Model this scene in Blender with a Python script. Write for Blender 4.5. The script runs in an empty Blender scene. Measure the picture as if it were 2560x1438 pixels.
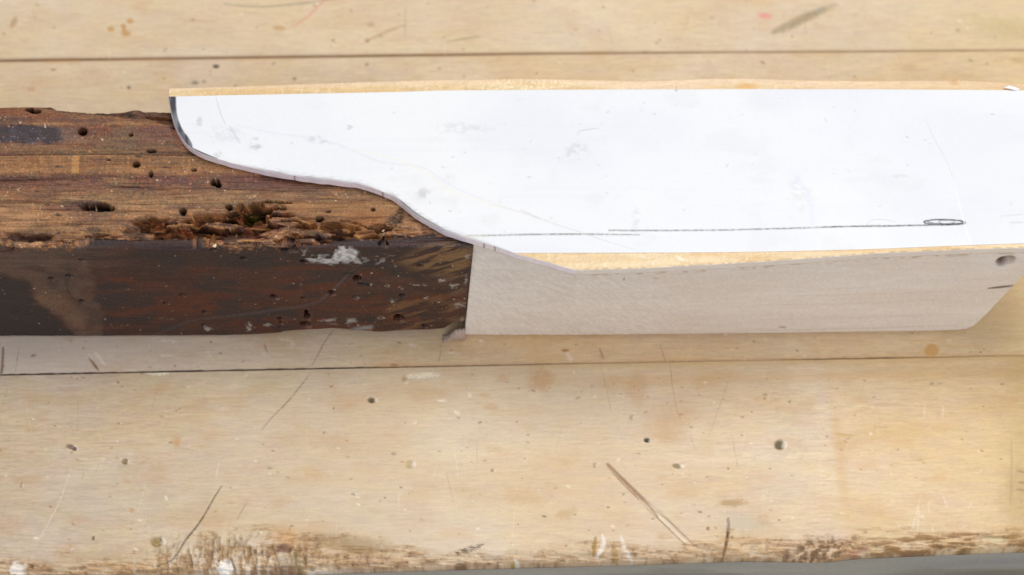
import bpy, math
import numpy as np
from mathutils import Matrix

# ------------------------------------------------------------------ camera
CAM_PITCH, CAM_YAW, CAM_ROLL, CAM_DIST, LENS = 57.0, 3.85, 2.32, 0.44, 60.0
W, H0 = 2560.0, 1438.0
FPX = LENS / 36.0 * W
_p, _y, _r = (math.radians(a) for a in (CAM_PITCH, CAM_YAW, CAM_ROLL))
FWD = np.array([math.sin(_y) * math.cos(_p), math.cos(_y) * math.cos(_p), -math.sin(_p)])
_r0 = np.cross(FWD, [0, 0, 1.0]); _r0 /= np.linalg.norm(_r0)
_u0 = np.cross(_r0, FWD)
RGT = _r0 * math.cos(_r) + _u0 * math.sin(_r)
UPV = -_r0 * math.sin(_r) + _u0 * math.cos(_r)
CPOS = -FWD * CAM_DIST
scene = bpy.context.scene
cd = bpy.data.cameras.new("camera"); co = bpy.data.objects.new("camera", cd)
scene.collection.objects.link(co); scene.camera = co
cd.lens = LENS; cd.sensor_width = 36.0; cd.clip_start = 0.02; cd.clip_end = 20.0
M = Matrix.Identity(4)
for i in range(3):
    M[i][0] = RGT[i]; M[i][1] = UPV[i]; M[i][2] = -FWD[i]; M[i][3] = CPOS[i]
co.matrix_world = M
cd.dof.use_dof = True
cd.dof.aperture_fstop = 13.0

# ------------------------------------------------------------------ world and lamps
world = bpy.data.worlds.new("World"); scene.world = world; world.use_nodes = True
bg = world.node_tree.nodes["Background"]
bg.inputs[0].default_value = (0.90, 0.93, 1.0, 1); bg.inputs[1].default_value = 0.38

def area(name, loc, target, sx, sy, power, color):
    l = bpy.data.lights.new(name, 'AREA'); l.shape = 'RECTANGLE'; l.size = sx; l.size_y = sy
    l.energy = power; l.color = color
    o = bpy.data.objects.new(name, l); scene.collection.objects.link(o)
    d = np.array(target, float) - np.array(loc, float); d /= np.linalg.norm(d)
    z = -d; x = np.cross([0, 0, 1.0], z); x /= np.linalg.norm(x); y = np.cross(z, x)
    m = Matrix.Identity(4)
    for i in range(3):
        m[i][0] = x[i]; m[i][1] = y[i]; m[i][2] = z[i]; m[i][3] = loc[i]
    o.matrix_world = m
    return o
area("window_light", (0.40, 0.48, 1.58), (0, 0, 0), 1.2, 0.9, 19.0, (1.0, 0.985, 0.955))
area("front_fill_light", (0.35, -1.25, 1.2), (0, 0, 0), 1.5, 1.2, 12.5, (0.96, 0.95, 1.0))  # added fill lamp, stands in for light bounced from the front
scene.view_settings.view_transform = 'Standard'
scene.view_settings.look = 'None'
scene.view_settings.exposure = -0.08
scene.view_settings.gamma = 1.0
scene.view_settings.use_curve_mapping = False

# ------------------------------------------------------------------ helpers
ZV = np.array([0, 0, 1.0])
def proj(P):
    d = P - CPOS; z = d @ FWD
    return W / 2 + FPX * (d @ RGT) / z, H0 / 2 - FPX * (d @ UPV) / z
def ray(x, y):
    x = np.asarray(x, float); y = np.asarray(y, float)
    return FWD + RGT * ((x - W / 2) / FPX)[..., None] - UPV * ((y - H0 / 2) / FPX)[..., None]
def on_z(x, y, z):
    d = ray(x, y); t = (z - CPOS[2]) / d[..., 2]
    return CPOS + d * t[..., None]
def on_plane(x, y, n, p0):
    d = ray(x, y); t = ((p0 - CPOS) @ n) / (d @ n)
    return CPOS + d * t[..., None]
def interp(x, pts):
    p = np.array(pts, float); return np.interp(x, p[:, 0], p[:, 1])
def sst(x):
    x = np.clip(x, 0, 1); return x * x * (3 - 2 * x)
def band(x, a, b):            # 0 below a, 1 above b (works for a > b too)
    return sst((x - a) / (b - a))
def lin(c):
    c = np.asarray(c, float) / 255.0
    return np.where(c <= 0.04045, c / 12.92, ((c + 0.055) / 1.055) ** 2.4)
_tab = {}
def vn(x, y, seed=0):         # value noise, 0..1
    if seed not in _tab: _tab[seed] = np.random.default_rng(seed + 11).random((256, 256)).astype(np.float32)
    t = _tab[seed]
    xi = np.floor(x); yi = np.floor(y); fx = (x - xi); fy = (y - yi)
    fx = fx * fx * (3 - 2 * fx); fy = fy * fy * (3 - 2 * fy)
    xi = xi.astype(int) & 255; yi = yi.astype(int) & 255; x2 = (xi + 1) & 255; y2 = (yi + 1) & 255
    return (t[xi, yi] * (1 - fx) + t[x2, yi] * fx) * (1 - fy) + (t[xi, y2] * (1 - fx) + t[x2, y2] * fx) * fy
def fbm(x, y, seed=0, n=4, g=0.5):
    s = 0; a = 1; w = 0
    for k in range(n):
        s = s + a * vn(x * 2 ** k + 17.3 * k, y * 2 ** k + 9.1 * k, seed + k); w += a; a *= g
    return s / w
def mix(c, k, m):             # blend colour k (0-255) over c by mask m
    kk = lin(k) if np.ndim(k[0]) == 0 else k
    c += (kk - c) * np.clip(m, 0, 1)[..., None]
def mul(c, m):
    c *= np.asarray(m)[..., None]
def dpoly(u, v, pts, pad=40):
    """distance to a polyline and position 0..1 along it (only inside its padded box)"""
    p = np.array(pts, float)
    d = np.full(u.shape, 1e9); s = np.zeros(u.shape)
    bb = (u > p[:, 0].min() - pad) & (u < p[:, 0].max() + pad) & (v > p[:, 1].min() - pad) & (v < p[:, 1].max() + pad)
    if not bb.any(): return d, s
    uu = u[bb]; vv = v[bb]; dd = np.full(uu.shape, 1e9); ss = np.zeros(uu.shape)
    L = np.concatenate([[0], np.cumsum(np.hypot(*np.diff(p, axis=0).T))])
    for i in range(len(p) - 1):
        ax, ay = p[i]; bx, by = p[i + 1]; l2 = (bx - ax) ** 2 + (by - ay) ** 2 + 1e-9
        t = np.clip(((uu - ax) * (bx - ax) + (vv - ay) * (by - ay)) / l2, 0, 1)
        q = np.hypot(uu - ax - t * (bx - ax), vv - ay - t * (by - ay))
        m = q < dd; dd[m] = q[m]; ss[m] = ((L[i] + t * (L[i + 1] - L[i])) / L[-1])[m]
    d[bb] = dd; s[bb] = ss
    return d, s
def chaikin(pts, n=2):
    p = np.array(pts, float)
    for _ in range(n):
        if len(p) < 3: break
        q = p[:-1] * .75 + p[1:] * .25; r_ = p[:-1] * .25 + p[1:] * .75
        m = np.empty((2 * len(q), 2)); m[0::2] = q; m[1::2] = r_
        p = np.concatenate([p[:1], m, p[-1:]])
    return p
def stroke(u, v, pts, w=2.0, soft=1.5, ends=True, rough=0.0, seed=3):
    if len(pts) < 20: pts = chaikin(pts)
    d, s = dpoly(u, v, pts, w + soft + 12)
    ww = w * np.ones_like(s)
    if ends: ww = w * (0.25 + 0.75 * np.sin(np.pi * np.clip(s * 0.94 + 0.03, 0, 1)) ** 0.6)
    m = 1 - sst((d - ww + soft) / (2 * soft))
    m[d > w + soft + 11] = 0
    if rough > 0:
        m = m * (1 - rough + rough * sst((vn(u * 0.18, v * 0.5, seed) - 0.25) * 2.2))
    return m
def spot(u, v, cx, cy, rx, ry, ang=0, soft=0.35, rough=0.0, seed=5):
    """elliptic spot mask"""
    m = np.zeros(u.shape); R = max(rx, ry) * (1.6 + rough) + 3
    bb = (np.abs(u - cx) < R) & (np.abs(v - cy) < R)
    if not bb.any(): return m
    a = math.radians(ang); du = u[bb] - cx; dv = v[bb] - cy
    x = (du * math.cos(a) + dv * math.sin(a)) / rx; y = (-du * math.sin(a) + dv * math.cos(a)) / ry
    r = np.hypot(x, y)
    if rough: r = r + rough * (fbm(u[bb] * 0.09 + seed, v[bb] * 0.09, seed, 3) - 0.5) * 2
    m[bb] = 1 - sst((r - 1 + soft) / (2 * soft))
    return m
def inpoly(u, v, pts, soft=4):
    """soft mask inside a polygon"""
    p = np.array(pts, float); m = np.zeros(u.shape)
    bb = (u > p[:, 0].min() - soft - 2) & (u < p[:, 0].max() + soft + 2) & (v > p[:, 1].min() - soft - 2) & (v < p[:, 1].max() + soft + 2)
    if not bb.any(): return m
    uu = u[bb]; vv = v[bb]; ins = np.zeros(uu.shape, bool); dd = np.full(uu.shape, 1e9)
    for i in range(len(p)):
        ax, ay = p[i]; bx, by = p[(i + 1) % len(p)]
        c = ((ay > vv) != (by > vv)) & (uu < (bx - ax) * (vv - ay) / (by - ay + 1e-12) + ax); ins ^= c
        t = np.clip(((uu - ax) * (bx - ax) + (vv - ay) * (by - ay)) / ((bx - ax) ** 2 + (by - ay) ** 2 + 1e-9), 0, 1)
        dd = np.minimum(dd, np.hypot(uu - ax - t * (bx - ax), vv - ay - t * (by - ay)))
    m[bb] = sst(0.5 + np.where(ins, dd, -dd) / (2 * soft))
    return m

def seg(parts):
    out = []
    for a, b, st in parts:
        n = max(1, int(round(abs(b - a) / st))); out.append(np.linspace(a, b, n + 1)[:-1])
    out.append([parts[-1][1]]); return np.concatenate(out)

def build(name, verts, quads, mat, parent=None, col=None, ngons=(), extra=None, smooth=True):
    me = bpy.data.meshes.new(name)
    verts = np.asarray(verts, np.float32); quads = np.asarray(quads, np.int32)
    nl = quads.size + sum(len(n) for n in ngons); nf = len(quads) + len(ngons)
    me.vertices.add(len(verts)); me.vertices.foreach_set("co", verts.ravel())
    me.loops.add(nl); me.polygons.add(nf)
    li = np.concatenate([quads.ravel()] + [np.asarray(n, np.int32) for n in ngons])
    me.loops.foreach_set("vertex_index", li)
    tot = np.concatenate([np.full(len(quads), 4), [len(n) for n in ngons]]).astype(np.int32)
    st = np.concatenate([[0], np.cumsum(tot)[:-1]]).astype(np.int32)
    me.polygons.foreach_set("loop_start", st)
    me.polygons.foreach_set("use_smooth", np.full(nf, smooth))
    me.update(calc_edges=True)
    if col is not None:
        a = me.color_attributes.new("tone", 'FLOAT_COLOR', 'POINT')
        c = np.ones((len(verts), 4), np.float32); c[:, :3] = col.reshape(-1, 3)
        a.data.foreach_set("color", c.ravel())
    if extra is not None:
        for k, arr in extra.items():
            a = me.attributes.new(k, 'FLOAT', 'POINT'); a.data.foreach_set("value", np.asarray(arr, np.float32).ravel())
    me.validate()
    me.materials.append(mat)
    o = bpy.data.objects.new(name, me); scene.collection.objects.link(o)
    if parent is not None: o.parent = parent
    return o

def sheet_quads(nu, ns, off=0, closed=False):
    i = np.arange(nu - 1)[:, None]; j = np.arange(ns if closed else ns - 1)[None, :]
    j2 = (j + 1) % ns
    q = np.stack([i * ns + j, (i + 1) * ns + j, (i + 1) * ns + j2, i * ns + j2], -1).reshape(-1, 4)
    return q + off
def ring_solid(name, P, mat, parent=None, col=None, extra=None, flip=False):
    """P[nu, ns, 3]: closed cross-section rings swept along u, capped at both ends"""
    nu, ns = P.shape[:2]
    q = sheet_quads(nu, ns, closed=True)
    caps = [list(range(ns)), list(range((nu - 1) * ns, nu * ns))[::-1]]
    if flip: q = q[:, ::-1]; caps = [c[::-1] for c in caps]
    return build(name, P.reshape(-1, 3), q, mat, parent, col, caps, extra)

def empty(name, loc=(0, 0, 0)):
    o = bpy.data.objects.new(name, None); o.location = loc; o.empty_display_size = 0.01
    scene.collection.objects.link(o); return o
def tag(o, label=None, cat=None, group=None, kind=None):
    if label: o["label"] = label
    if cat: o["category"] = cat
    if group: o["group"] = group
    if kind: o["kind"] = kind

# ------------------------------------------------------------------ materials
def pit_of(dz): return band(-np.asarray(dz), .0007, .0016)
def wood_mat(name, grain=(60, 900, 400), amt=0.10, rough=(0.45, 0.7), bump=0.25, bump_d=0.0002, spec=0.4,
             fleck=0.0, fleck_col=(0.4, 0.2, 0.1), fine=2600.0, fine_amt=0.06, coat=0.0, pit=False):
    m = bpy.data.materials.new(name); m.use_nodes = True; nt = m.node_tree; N = nt.nodes; L = nt.links
    b = N["Principled BSDF"]
    at = N.new("ShaderNodeAttribute"); at.attribute_name = "tone"
    tc = N.new("ShaderNodeTexCoord")
    mp = N.new("ShaderNodeMapping"); mp.inputs["Scale"].default_value = grain; L.new(tc.outputs["Object"], mp.inputs[0])
    n1 = N.new("ShaderNodeTexNoise"); n1.inputs["Scale"].default_value = 1.0; n1.inputs["Detail"].default_value = 5
    n1.inputs["Distortion"].default_value = 0.4
    L.new(mp.outputs[0], n1.inputs[0])
    n2 = N.new("ShaderNodeTexNoise"); n2.inputs["Scale"].default_value = fine; n2.inputs["Detail"].default_value = 3
    L.new(tc.outputs["Object"], n2.inputs[0])
    r1 = N.new("ShaderNodeMapRange"); r1.inputs[1].default_value = 0.3; r1.inputs[2].default_value = 0.7
    r1.inputs[3].default_value = 1 - amt; r1.inputs[4].default_value = 1 + amt; L.new(n1.outputs[0], r1.inputs[0])
    r2 = N.new("ShaderNodeMapRange"); r2.inputs[1].default_value = 0.3; r2.inputs[2].default_value = 0.7
    r2.inputs[3].default_value = 1 - fine_amt; r2.inputs[4].default_value = 1 + fine_amt; L.new(n2.outputs[0], r2.inputs[0])
    mu = N.new("ShaderNodeMath"); mu.operation = 'MULTIPLY'; L.new(r1.outputs[0], mu.inputs[0]); L.new(r2.outputs[0], mu.inputs[1])
    vm = N.new("ShaderNodeVectorMath"); vm.operation = 'SCALE'; L.new(at.outputs["Color"], vm.inputs[0]); L.new(mu.outputs[0], vm.inputs["Scale"])
    last = vm.outputs[0]
    if fleck > 0:
        mp2 = N.new("ShaderNodeMapping"); mp2.inputs["Scale"].default_value = (350, 1500, 900); L.new(tc.outputs["Object"], mp2.inputs[0])
        n3 = N.new("ShaderNodeTexNoise"); n3.inputs["Scale"].default_value = 1; n3.inputs["Detail"].default_value = 2
        L.new(mp2.outputs[0], n3.inputs[0])
        r3 = N.new("ShaderNodeMapRange"); r3.inputs[1].default_value = 0.55; r3.inputs[2].default_value = 0.72
        r3.inputs[3].default_value = 0; r3.inputs[4].default_value = fleck; L.new(n3.outputs[0], r3.inputs[0])
        mx = N.new("ShaderNodeMix"); mx.data_type = 'RGBA'; L.new(r3.outputs[0], mx.inputs[0]); L.new(last, mx.inputs[6])
        mx.inputs[7].default_value = (*fleck_col, 1); last = mx.outputs[2]
    L.new(last, b.inputs["Base Color"])
    rr = N.new("ShaderNodeMapRange"); rr.inputs[1].default_value = 0.3; rr.inputs[2].default_value = 0.7
    rr.inputs[3].default_value = rough[0]; rr.inputs[4].default_value = rough[1]; L.new(n1.outputs[0], rr.inputs[0])
    L.new(rr.outputs[0], b.inputs["Roughness"])
    b.inputs["Specular IOR Level"].default_value = spec
    if pit:
        pa = N.new("ShaderNodeAttribute"); pa.attribute_name = "pit"
        ps = N.new("ShaderNodeMapRange"); ps.inputs[3].default_value = spec; ps.inputs[4].default_value = 0.0
        L.new(pa.outputs["Fac"], ps.inputs[0]); L.new(ps.outputs[0], b.inputs["Specular IOR Level"])
    b.inputs["Coat Weight"].default_value = coat
    ad = N.new("ShaderNodeMath"); ad.operation = 'ADD'; L.new(n1.outputs[0], ad.inputs[0]); L.new(n2.outputs[0], ad.inputs[1])
    bp = N.new("ShaderNodeBump"); bp.inputs["Strength"].default_value = bump; bp.inputs["Distance"].default_value = bump_d
    L.new(ad.outputs[0], bp.inputs["Height"]); L.new(bp.outputs[0], b.inputs["Normal"])
    return m
M_BENCH = wood_mat("beech_bench", grain=(130, 1500, 500), amt=0.045, rough=(0.42, 0.62), bump=0.25, bump_d=0.00012, spec=0.35, fine=2200, fine_amt=0.035)
M_OLD = wood_mat("old_walnut", grain=(120, 1800, 1800), amt=0.16, rough=(0.38, 0.62), bump=0.7, bump_d=0.0003, spec=0.5, fine=2400, fine_amt=0.22, pit=True)
M_NEW = wood_mat("new_lime_wood", grain=(90, 500, 500), amt=0.025, rough=(0.5, 0.7), bump=0.35, bump_d=0.0002, spec=0.35, fine=1500, fine_amt=0.03)
M_NEWTOP = wood_mat("planed_new_wood", grain=(250, 700, 500), amt=0.05, rough=(0.28, 0.45), bump=0.35, bump_d=0.0003, spec=0.6, fine=1400, fine_amt=0.05)
M_CARD = wood_mat("white_card", grain=(60, 60, 60), amt=0.006, rough=(0.45, 0.55), bump=0.05, bump_d=0.0001, spec=0.35, fine=1800, fine_amt=0.006)
M_RAIL = wood_mat("grey_rail", grain=(20, 60, 200), amt=0.10, rough=(0.6, 0.8), bump=0.2, bump_d=0.0003, spec=0.3, fine=900, fine_amt=0.05)

# ------------------------------------------------------------------ key dimensions from the photograph
HT = 0.0405                                   # top of the old timber above the bench
BT = 0.0017                                   # thickness of the new top board
CT = 0.00016                                   # thickness of the white card
q0 = on_z(0, 843, 0); q1 = on_z(1160, 843, 0)
q0 = on_z(np.array(0.), np.array(843.), 0); q1 = on_z(np.array(1160.), np.array(843.), 0)
AX = (q1 - q0); AX[2] = 0; AX /= np.linalg.norm(AX)
FN = np.array([AX[1], -AX[0], 0.0])           # outward normal of the front face
co_focus = on_z(np.array(1000.), np.array(640.), HT)
cd.dof.focus_distance = float((co_focus - CPOS) @ FWD) + 0.010

# ================================================================== BENCH
def bench_tone(u, v, lower=False):
    c = np.empty(u.shape + (3,)); c[:] = lin((226, 200, 164))
    big = fbm(u * 0.0016, v * 0.0032, 21, 3); mix(c, (224, 196, 156), band(big, 0.5, 0.72) * 0.55)
    big2 = fbm(u * 0.0022 + 5, v * 0.005, 31, 3); mix(c, (214, 194, 170), band(big2, 0.5, 0.7) * 0.5)
    bb = fbm(u * .0034, v * .009, 61, 4); mix(c, (238, 220, 192), band(bb, .52, .70) * .45); mix(c, (206, 168, 118), band(bb, .44, .28) * .30)
    # cooler left, yellower right
    mix(c, (212, 194, 172), band(u, 700, -200) * 0.45)
    mm = fbm(u * .006, v * .011, 57, 3); mix(c, (222, 182, 124), band(mm, .52, .70) * .28); mix(c, (218, 198, 184), band(mm, .46, .30) * .30)
    mix(c, (220, 190, 130), band(u, 1900, 2650) * 0.45 + band(u, 2440, 2600) * 0.2)
    st = fbm(u * 0.004, v * 0.06, 41, 4); mul(c, 1 + (st - 0.5) * 0.10)
    rip = fbm(u * 0.030 + 3 * fbm(u * .01, v * .03, 44, 2), v * 0.20 + u * 0.006, 45, 3); mul(c, 1 + (rip - 0.5) * 0.26)
    pk = fbm(u * 0.018, v * 0.05, 52, 3); mix(c, (222, 190, 172), band(pk, .5, .68) * .22); mix(c, (226, 208, 160), band(pk, .46, .30) * .20)
    rr = vn(u * .045 + v * .02, v * .36 - u * .01, 54); mul(c, 1 - band(rr, .62, .95) * .09)
    r2 = vn(u * .09 + 2 * vn(u * .02, v * .05, 58), v * .50, 55); mul(c, 1 + (r2 - .5) * .10); r3 = vn(u * .3, v * .45, 56); mul(c, 1 + (r3 - .5) * .07)
    warm = fbm(u * 0.012, v * 0.03, 47, 3); mix(c, (214, 172, 118), band(warm, 0.60, 0.80) * 0.35)
    fl = vn(u * 0.05, v * 0.33, 49); mix(c, (190, 155, 120), band(fl, 0.80, 0.98) * 0.25)
    return c
def specks(c, u, v, seed, n=180, v0=0, v1=1438):
    r = np.random.default_rng(seed)
    for k in range(n):
        cx, cy = r.uniform(0, 2560), r.uniform(v0, v1); s = r.uniform(1.2, 3.2)
        kcol = [(150, 112, 80), (245, 232, 205), (175, 135, 95), (120, 105, 85)][r.integers(4)]
        mix(c, kcol, spot(u, v, cx, cy, s * r.uniform(1, 2.2), s, r.uniform(-30, 30), 0.5, 0.3, k) * r.uniform(0.3, 0.75))
    for k in range(n // 4):
        cx, cy = r.uniform(0, 2560), r.uniform(v0, v1); s = r.uniform(8, 40)
        mix(c, (198, 156, 108), spot(u, v, cx, cy, s * 1.6, s * 0.7, r.uniform(-20, 20), 0.6, 0.6, k + 50) * r.uniform(0.08, 0.28))
    for k in range(n // 6):
        cx, cy = r.uniform(0, 2560), r.uniform(v0, v1); a = r.uniform(1.2, 1.95); l = r.uniform(20, 90)
        mix(c, (240, 226, 200) if r.random() < .6 else (165, 135, 105),
            stroke(u, v, [(cx, cy), (cx + l * math.cos(a), cy + l * math.sin(a))], 0.8, 1.2) * r.uniform(0.2, 0.55))

SEAM1 = [(-3000, 181), (0, 151), (1280, 134), (2560, 125), (5000, 105)]
SEAM2 = [(-3000, 985), (0, 937), (500, 927), (1000, 917), (1500, 908), (2000, 899), (2560, 889), (5000, 850)]
EDGE = [(-3000, 1530), (0, 1449), (450, 1442), (600, 1440), (720, 1436), (900, 1428), (1200, 1419), (1600, 1408), (1860, 1399),
        (2070, 1402), (2150, 1393), (2300, 1386), (2560, 1376), (5000, 1310)]
bench = empty("workbench", (0, 0, 0))
tag(bench, "scratched pale beech workbench top of jointed planks with a battered front edge", "workbench")
def xcol(lo, hi, st=0.00024): return seg([(-0.5, lo, 0.02), (lo, hi, st), (hi, 0.5, 0.02)])
XS = xcol(-0.150, 0.152)
def line_y(X, pts):
    """world y of a photo polyline lying on the bench, as a function of world x"""
    p = np.array(pts, float); uu = np.linspace(p[0, 0], p[-1, 0], 400); vv = np.interp(uu, p[:, 0], p[:, 1])
    P = on_z(uu, vv, 0); return np.interp(X, P[:, 0], P[:, 1])
def plank(name, X, ya, yb, T, za, paint, zb=-0.035, rnd=0.0004):
    """plank between rear line yb(x) and front line ya(x); T = 0..1 row positions"""
    Y = yb[:, None] * (1 - T)[None, :] + ya[:, None] * T[None, :]
    XX = np.repeat(X[:, None], len(T), 1); Z = np.zeros_like(XX)
    P = np.stack([XX, Y, Z], -1); u, v = proj(P)
    c, dz = paint(u, v)
    dB = (yb[:, None] - Y); dF = (Y - ya[:, None])
    Z = za(XX, dB, dF) + dz
    P[..., 2] = Z
    und = [P[:, -1:] * 1.0, P[:, :1] * 1.0]
    und[0][..., 2] = zb; und[1][..., 2] = zb
    P = np.concatenate([P, und[0], und[1]], 1)
    c = np.concatenate([c, c[:, -1:], c[:, :1]], 1)
    return ring_solid(name, P, M_BENCH, bench, c, flip=False)

def arris(d, r):    # drop of a rounded edge at distance d from it
    d = np.clip(d, 0, r); return -(r - np.sqrt(np.maximum(r * r - (r - d) ** 2, 0)))

# rear plank
y1 = line_y(XS, SEAM1); y2 = line_y(XS, SEAM2)
def paint_rear(u, v):
    c = bench_tone(u, v); dz = np.zeros(u.shape)
    mix(c, (226, 206, 172), np.full(u.shape, 0.35))
    sv = interp(u, SEAM1)
    strength = interp(u, [(-500, .6), (0, .75), (120, 1), (190, 1), (300, .7), (1000, .7), (1600, .6), (2000, .35), (2560, .4)])
    d = np.abs(v - sv)
    mix(c, (150, 112, 78), (1 - sst((d - 1) / 7)) * strength * 0.75)
    specks(c, u, v, 71, 60, 0, 130)
    S = (lambda *a, **k: stroke(u, v, *a, **k)); B = (lambda *a, **k: spot(u, v, *a, **k))
    mix(c, (186, 146, 100), S([(28, 68), (40, 45)], 7, 5) * 0.7)
    for x, y, rx, ry in ((277, 73, 9, 6), (308, 65, 6, 5), (325, 53, 9, 6), (315, 84, 12, 7), (310, 72, 5, 9)):
        mix(c, (200, 152, 92), B(x, y, rx, ry, 0, .4) * 0.85)
    mix(c, (150, 140, 118), S([(560, 10), (620, 17), (690, 16), (800, 3), (860, -6)], 2.2, 2, rough=.3) * 0.8)
    mix(c, (226, 140, 122), S([(822, -6), (800, 10), (775, 38), (752, 54), (728, 68)], 2, 2) * 0.7)
    mix(c, (200, 158, 108), B(697, 70, 16, 6, 5) * 0.7)
    mix(c, (200, 165, 120), S([(430, 48), (545, 55)], 2.5, 3) * 0.5)
    mix(c, (190, 150, 100), S([(918, 102), (960, 82), (1002, 66)], 3.5, 4) * 0.6)
    mix(c, (170, 120, 80), B(918, 102, 7, 5) * 0.6); mix(c, (185, 145, 110), B(927, 62, 10, 6) * .5)
    mix(c, (170, 150, 120), S([(1014, 15), (1012, 95)], 1.4, 2) * 0.5)
    mix(c, (150, 138, 112), S([(1112, 105), (1150, 99), (1200, 91)], 2, 2) * 0.75)
    mix(c, (236, 150, 140), B(1912, 40, 17, 7, 8, .6) * 0.8)
    m = S([(1934, 80), (1970, 66), (2010, 45), (2062, 24)], 11, 6, rough=.25)
    mix(c, (150, 130, 92), m * 0.75); mix(c, (170, 168, 158), B(2052, 25, 12, 7, -20) * .7); mix(c, (178, 160, 120), S([(2045, 30), (2090, 12)], 8, 6) * .5)
    mix(c, (160, 140, 100), B(2395, 76, 6, 5) * .5)
    mix(c, (196, 178, 125), B(2500, 70, 90, 30, 10, .8, .4) * .4)
    return c, dz
n = 2.6e-4
T = lambda ya, yb, segs: seg(segs)
ya = y1 + 0.00008
yb = y1 * 0 + 0.60
# rows: fine where visible
k = 1 - (0.125 - ya.mean()) / (0.60 - ya.mean())
Trow = seg([(0, k - .2, .1), (k - .2, k, .02), (k, 1 - 0.004, 0.0009), (1 - 0.004, 1, 0.0002)])
def z_rear(X, dB, dF):
    return arris(dF, 0.0005)
plank("plank", XS, ya, yb, Trow, z_rear, paint_rear)

# middle plank
SK = lambda X: np.interp(X, [-.5, -.01, .01, .07, .075, .11, .115, .5], [1, 1, .35, .1, .6, .6, .2, .2])
def paint_mid(u, v):
    c = bench_tone(u, v); dz = np.zeros(u.shape)
    mix(c, (220, 192, 148), np.full(u.shape, 0.30))
    mix(c, (206, 196, 192), (v > 700) * band(u, 1000, 100) * .5)  # cool sheen of the shadow strip, painted as grey at the left
    S = (lambda *a, **k: stroke(u, v, *a, **k)); B = (lambda *a, **k: spot(u, v, *a, **k))
    d = np.abs(v - interp(u, SEAM1))
    mix(c, (140, 100, 66), (1 - sst((d - 1) / 6)) * interp(u, [(-500, .6), (0, .75), (1000, .7), (1600, .5), (2000, .3), (2560, .3)]))
    mix(c, (206, 160, 105), (1 - sst(d / 12)) * interp(u, [(100, 0), (115, .8), (190, .8), (210, 0), (400, .5), (470, 0), (600, .4), (900, 0)]))
    # front seam
    d = np.abs(v - interp(u, SEAM2))
    stg = interp(u, [(-500, 1), (600, 1), (1010, 1), (1060, .75), (1300, .6), (1600, .45), (1900, .35), (2050, .8), (2230, .95), (2300, .5), (2560, .45)])
    mix(c, (70, 55, 48), (1 - sst((d - 1.5 + 1.5 * vn(u * .07, v * .2, 8)) / 4)) * stg)
    mix(c, (208, 160, 100), (1 - sst(d / 16)) * interp(u, [(900, 0), (960, .7), (1020, .5), (1300, .2), (1700, .4), (2560, .4)]) * .8)
    specks(c, u, v, 72, 30, 150, 230); specks(c, u, v, 73, 60, 830, 930)
    for x, y, rx, ry, k in ((540, 165, 8, 5, 1), (487, 206, 9, 5, .6), (510, 203, 6, 4, .45), (322, 218, 5, 4, .8), (736, 196, 5, 4, .6), (917, 160, 5, 4, .5), (1098, 170, 4, 3, .5)):
        mix(c, (98, 86, 62), B(x, y, rx, ry, 0, .5) * k)
    mix(c, (200, 160, 110), B(78, 222, 11, 6) * .6)
    mix(c, (188, 160, 105), B(2275, 170, 18, 10, 0, .8) * .45); mix(c, (186, 160, 108), B(2548, 150, 20, 8, 0, .6) * .5)
    # strip in front of the timber
    mix(c, (105, 85, 70), S([(7, 868), (2, 940)], 2.4, 1.5, ends=False) * .8)
    mix(c, (120, 100, 85), S([(49, 862), (43, 895), (38, 930)], 1.1, 1.2, rough=.7) * .8)
    mix(c, (120, 90, 58), S([(222, 893), (232, 905), (247, 926)], 2.4, 1.4) * .8)
    mix(c, (238, 226, 210), S([(238, 880), (262, 912)], 4.5, 3, rough=.3) * .6)
    for pts, w in (([(380, 842), (445, 856)], 6), ([(522, 872), (520, 888), (533, 897)], 5), ([(396, 889), (430, 888)], 3), ([(700, 846), (735, 856), (725, 868)], 6), ([(655, 880), (668, 895)], 4),
                   ([(308, 921), (360, 925)], 3.5), ([(1120, 882), (1150, 890)], 6), ([(1020, 858), (1040, 862)], 5), ([(1190, 888), (1195, 905)], 3)):
        mix(c, (242, 230, 214), stroke(u, v, pts, w, 4, rough=.7) * .6 * band(fbm(u * .12, v * .2, 17, 3), .40, .60))
    mix(c, (130, 105, 88), S([(660, 858), (668, 880)], 2, 2) * .6)
    mix(c, (140, 118, 98), S([(834, 824), (812, 852), (796, 884), (780, 912)], 1.6, 1.5, rough=.4) * .75)
    mix(c, (150, 120, 95), S([(1104, 873), (1096, 905)], 1.3, 1.3) * .6)
    mix(c, (150, 118, 90), S([(1499, 870), (1510, 898)], 1.6, 1.3) * .7)
    mix(c, (178, 118, 75), B(1413, 876, 10, 4) * .8); mix(c, (236, 214, 198), B(1424, 892, 12, 6, 60, .6, .4) * .7)
    mix(c, (176, 112, 80), B(985, 911, 9, 3) * .6)
    mix(c, (170, 130, 90), S([(1650, 860), (1664, 905)], 1.2, 1.2) * .6)
    mix(c, (210, 158, 88), B(2329, 876, 17, 17, 0, .2, .12) * .75)
    mix(c, (205, 182, 130), B(2520, 800, 80, 60, 0, .8, .3) * .3)
    # light dents
    for x, y, rx, ry, a in ((232, 905, 4, 16, -30), (6, 900, 3, 34, 3), (1500, 885, 2, 14, -20)):
        dz -= B(x, y, rx, ry, a, .6) * 0.0004
    return c, dz
kk = y1.mean() - y2.mean()
Trow = seg([(0, .004, .0012), (.004, .16, .0032), (.16, .70, .02), (.70, .985, .0022), (.985, 1, .0008)])
yb = y1 - 0.00005; ya = y2 + 0.00003
def z_mid(X, dB, dF):
    return arris(dB, 0.0004) + arris(dF, 0.0004) * SK(X) - 0.0002 * SK(X)
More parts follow.
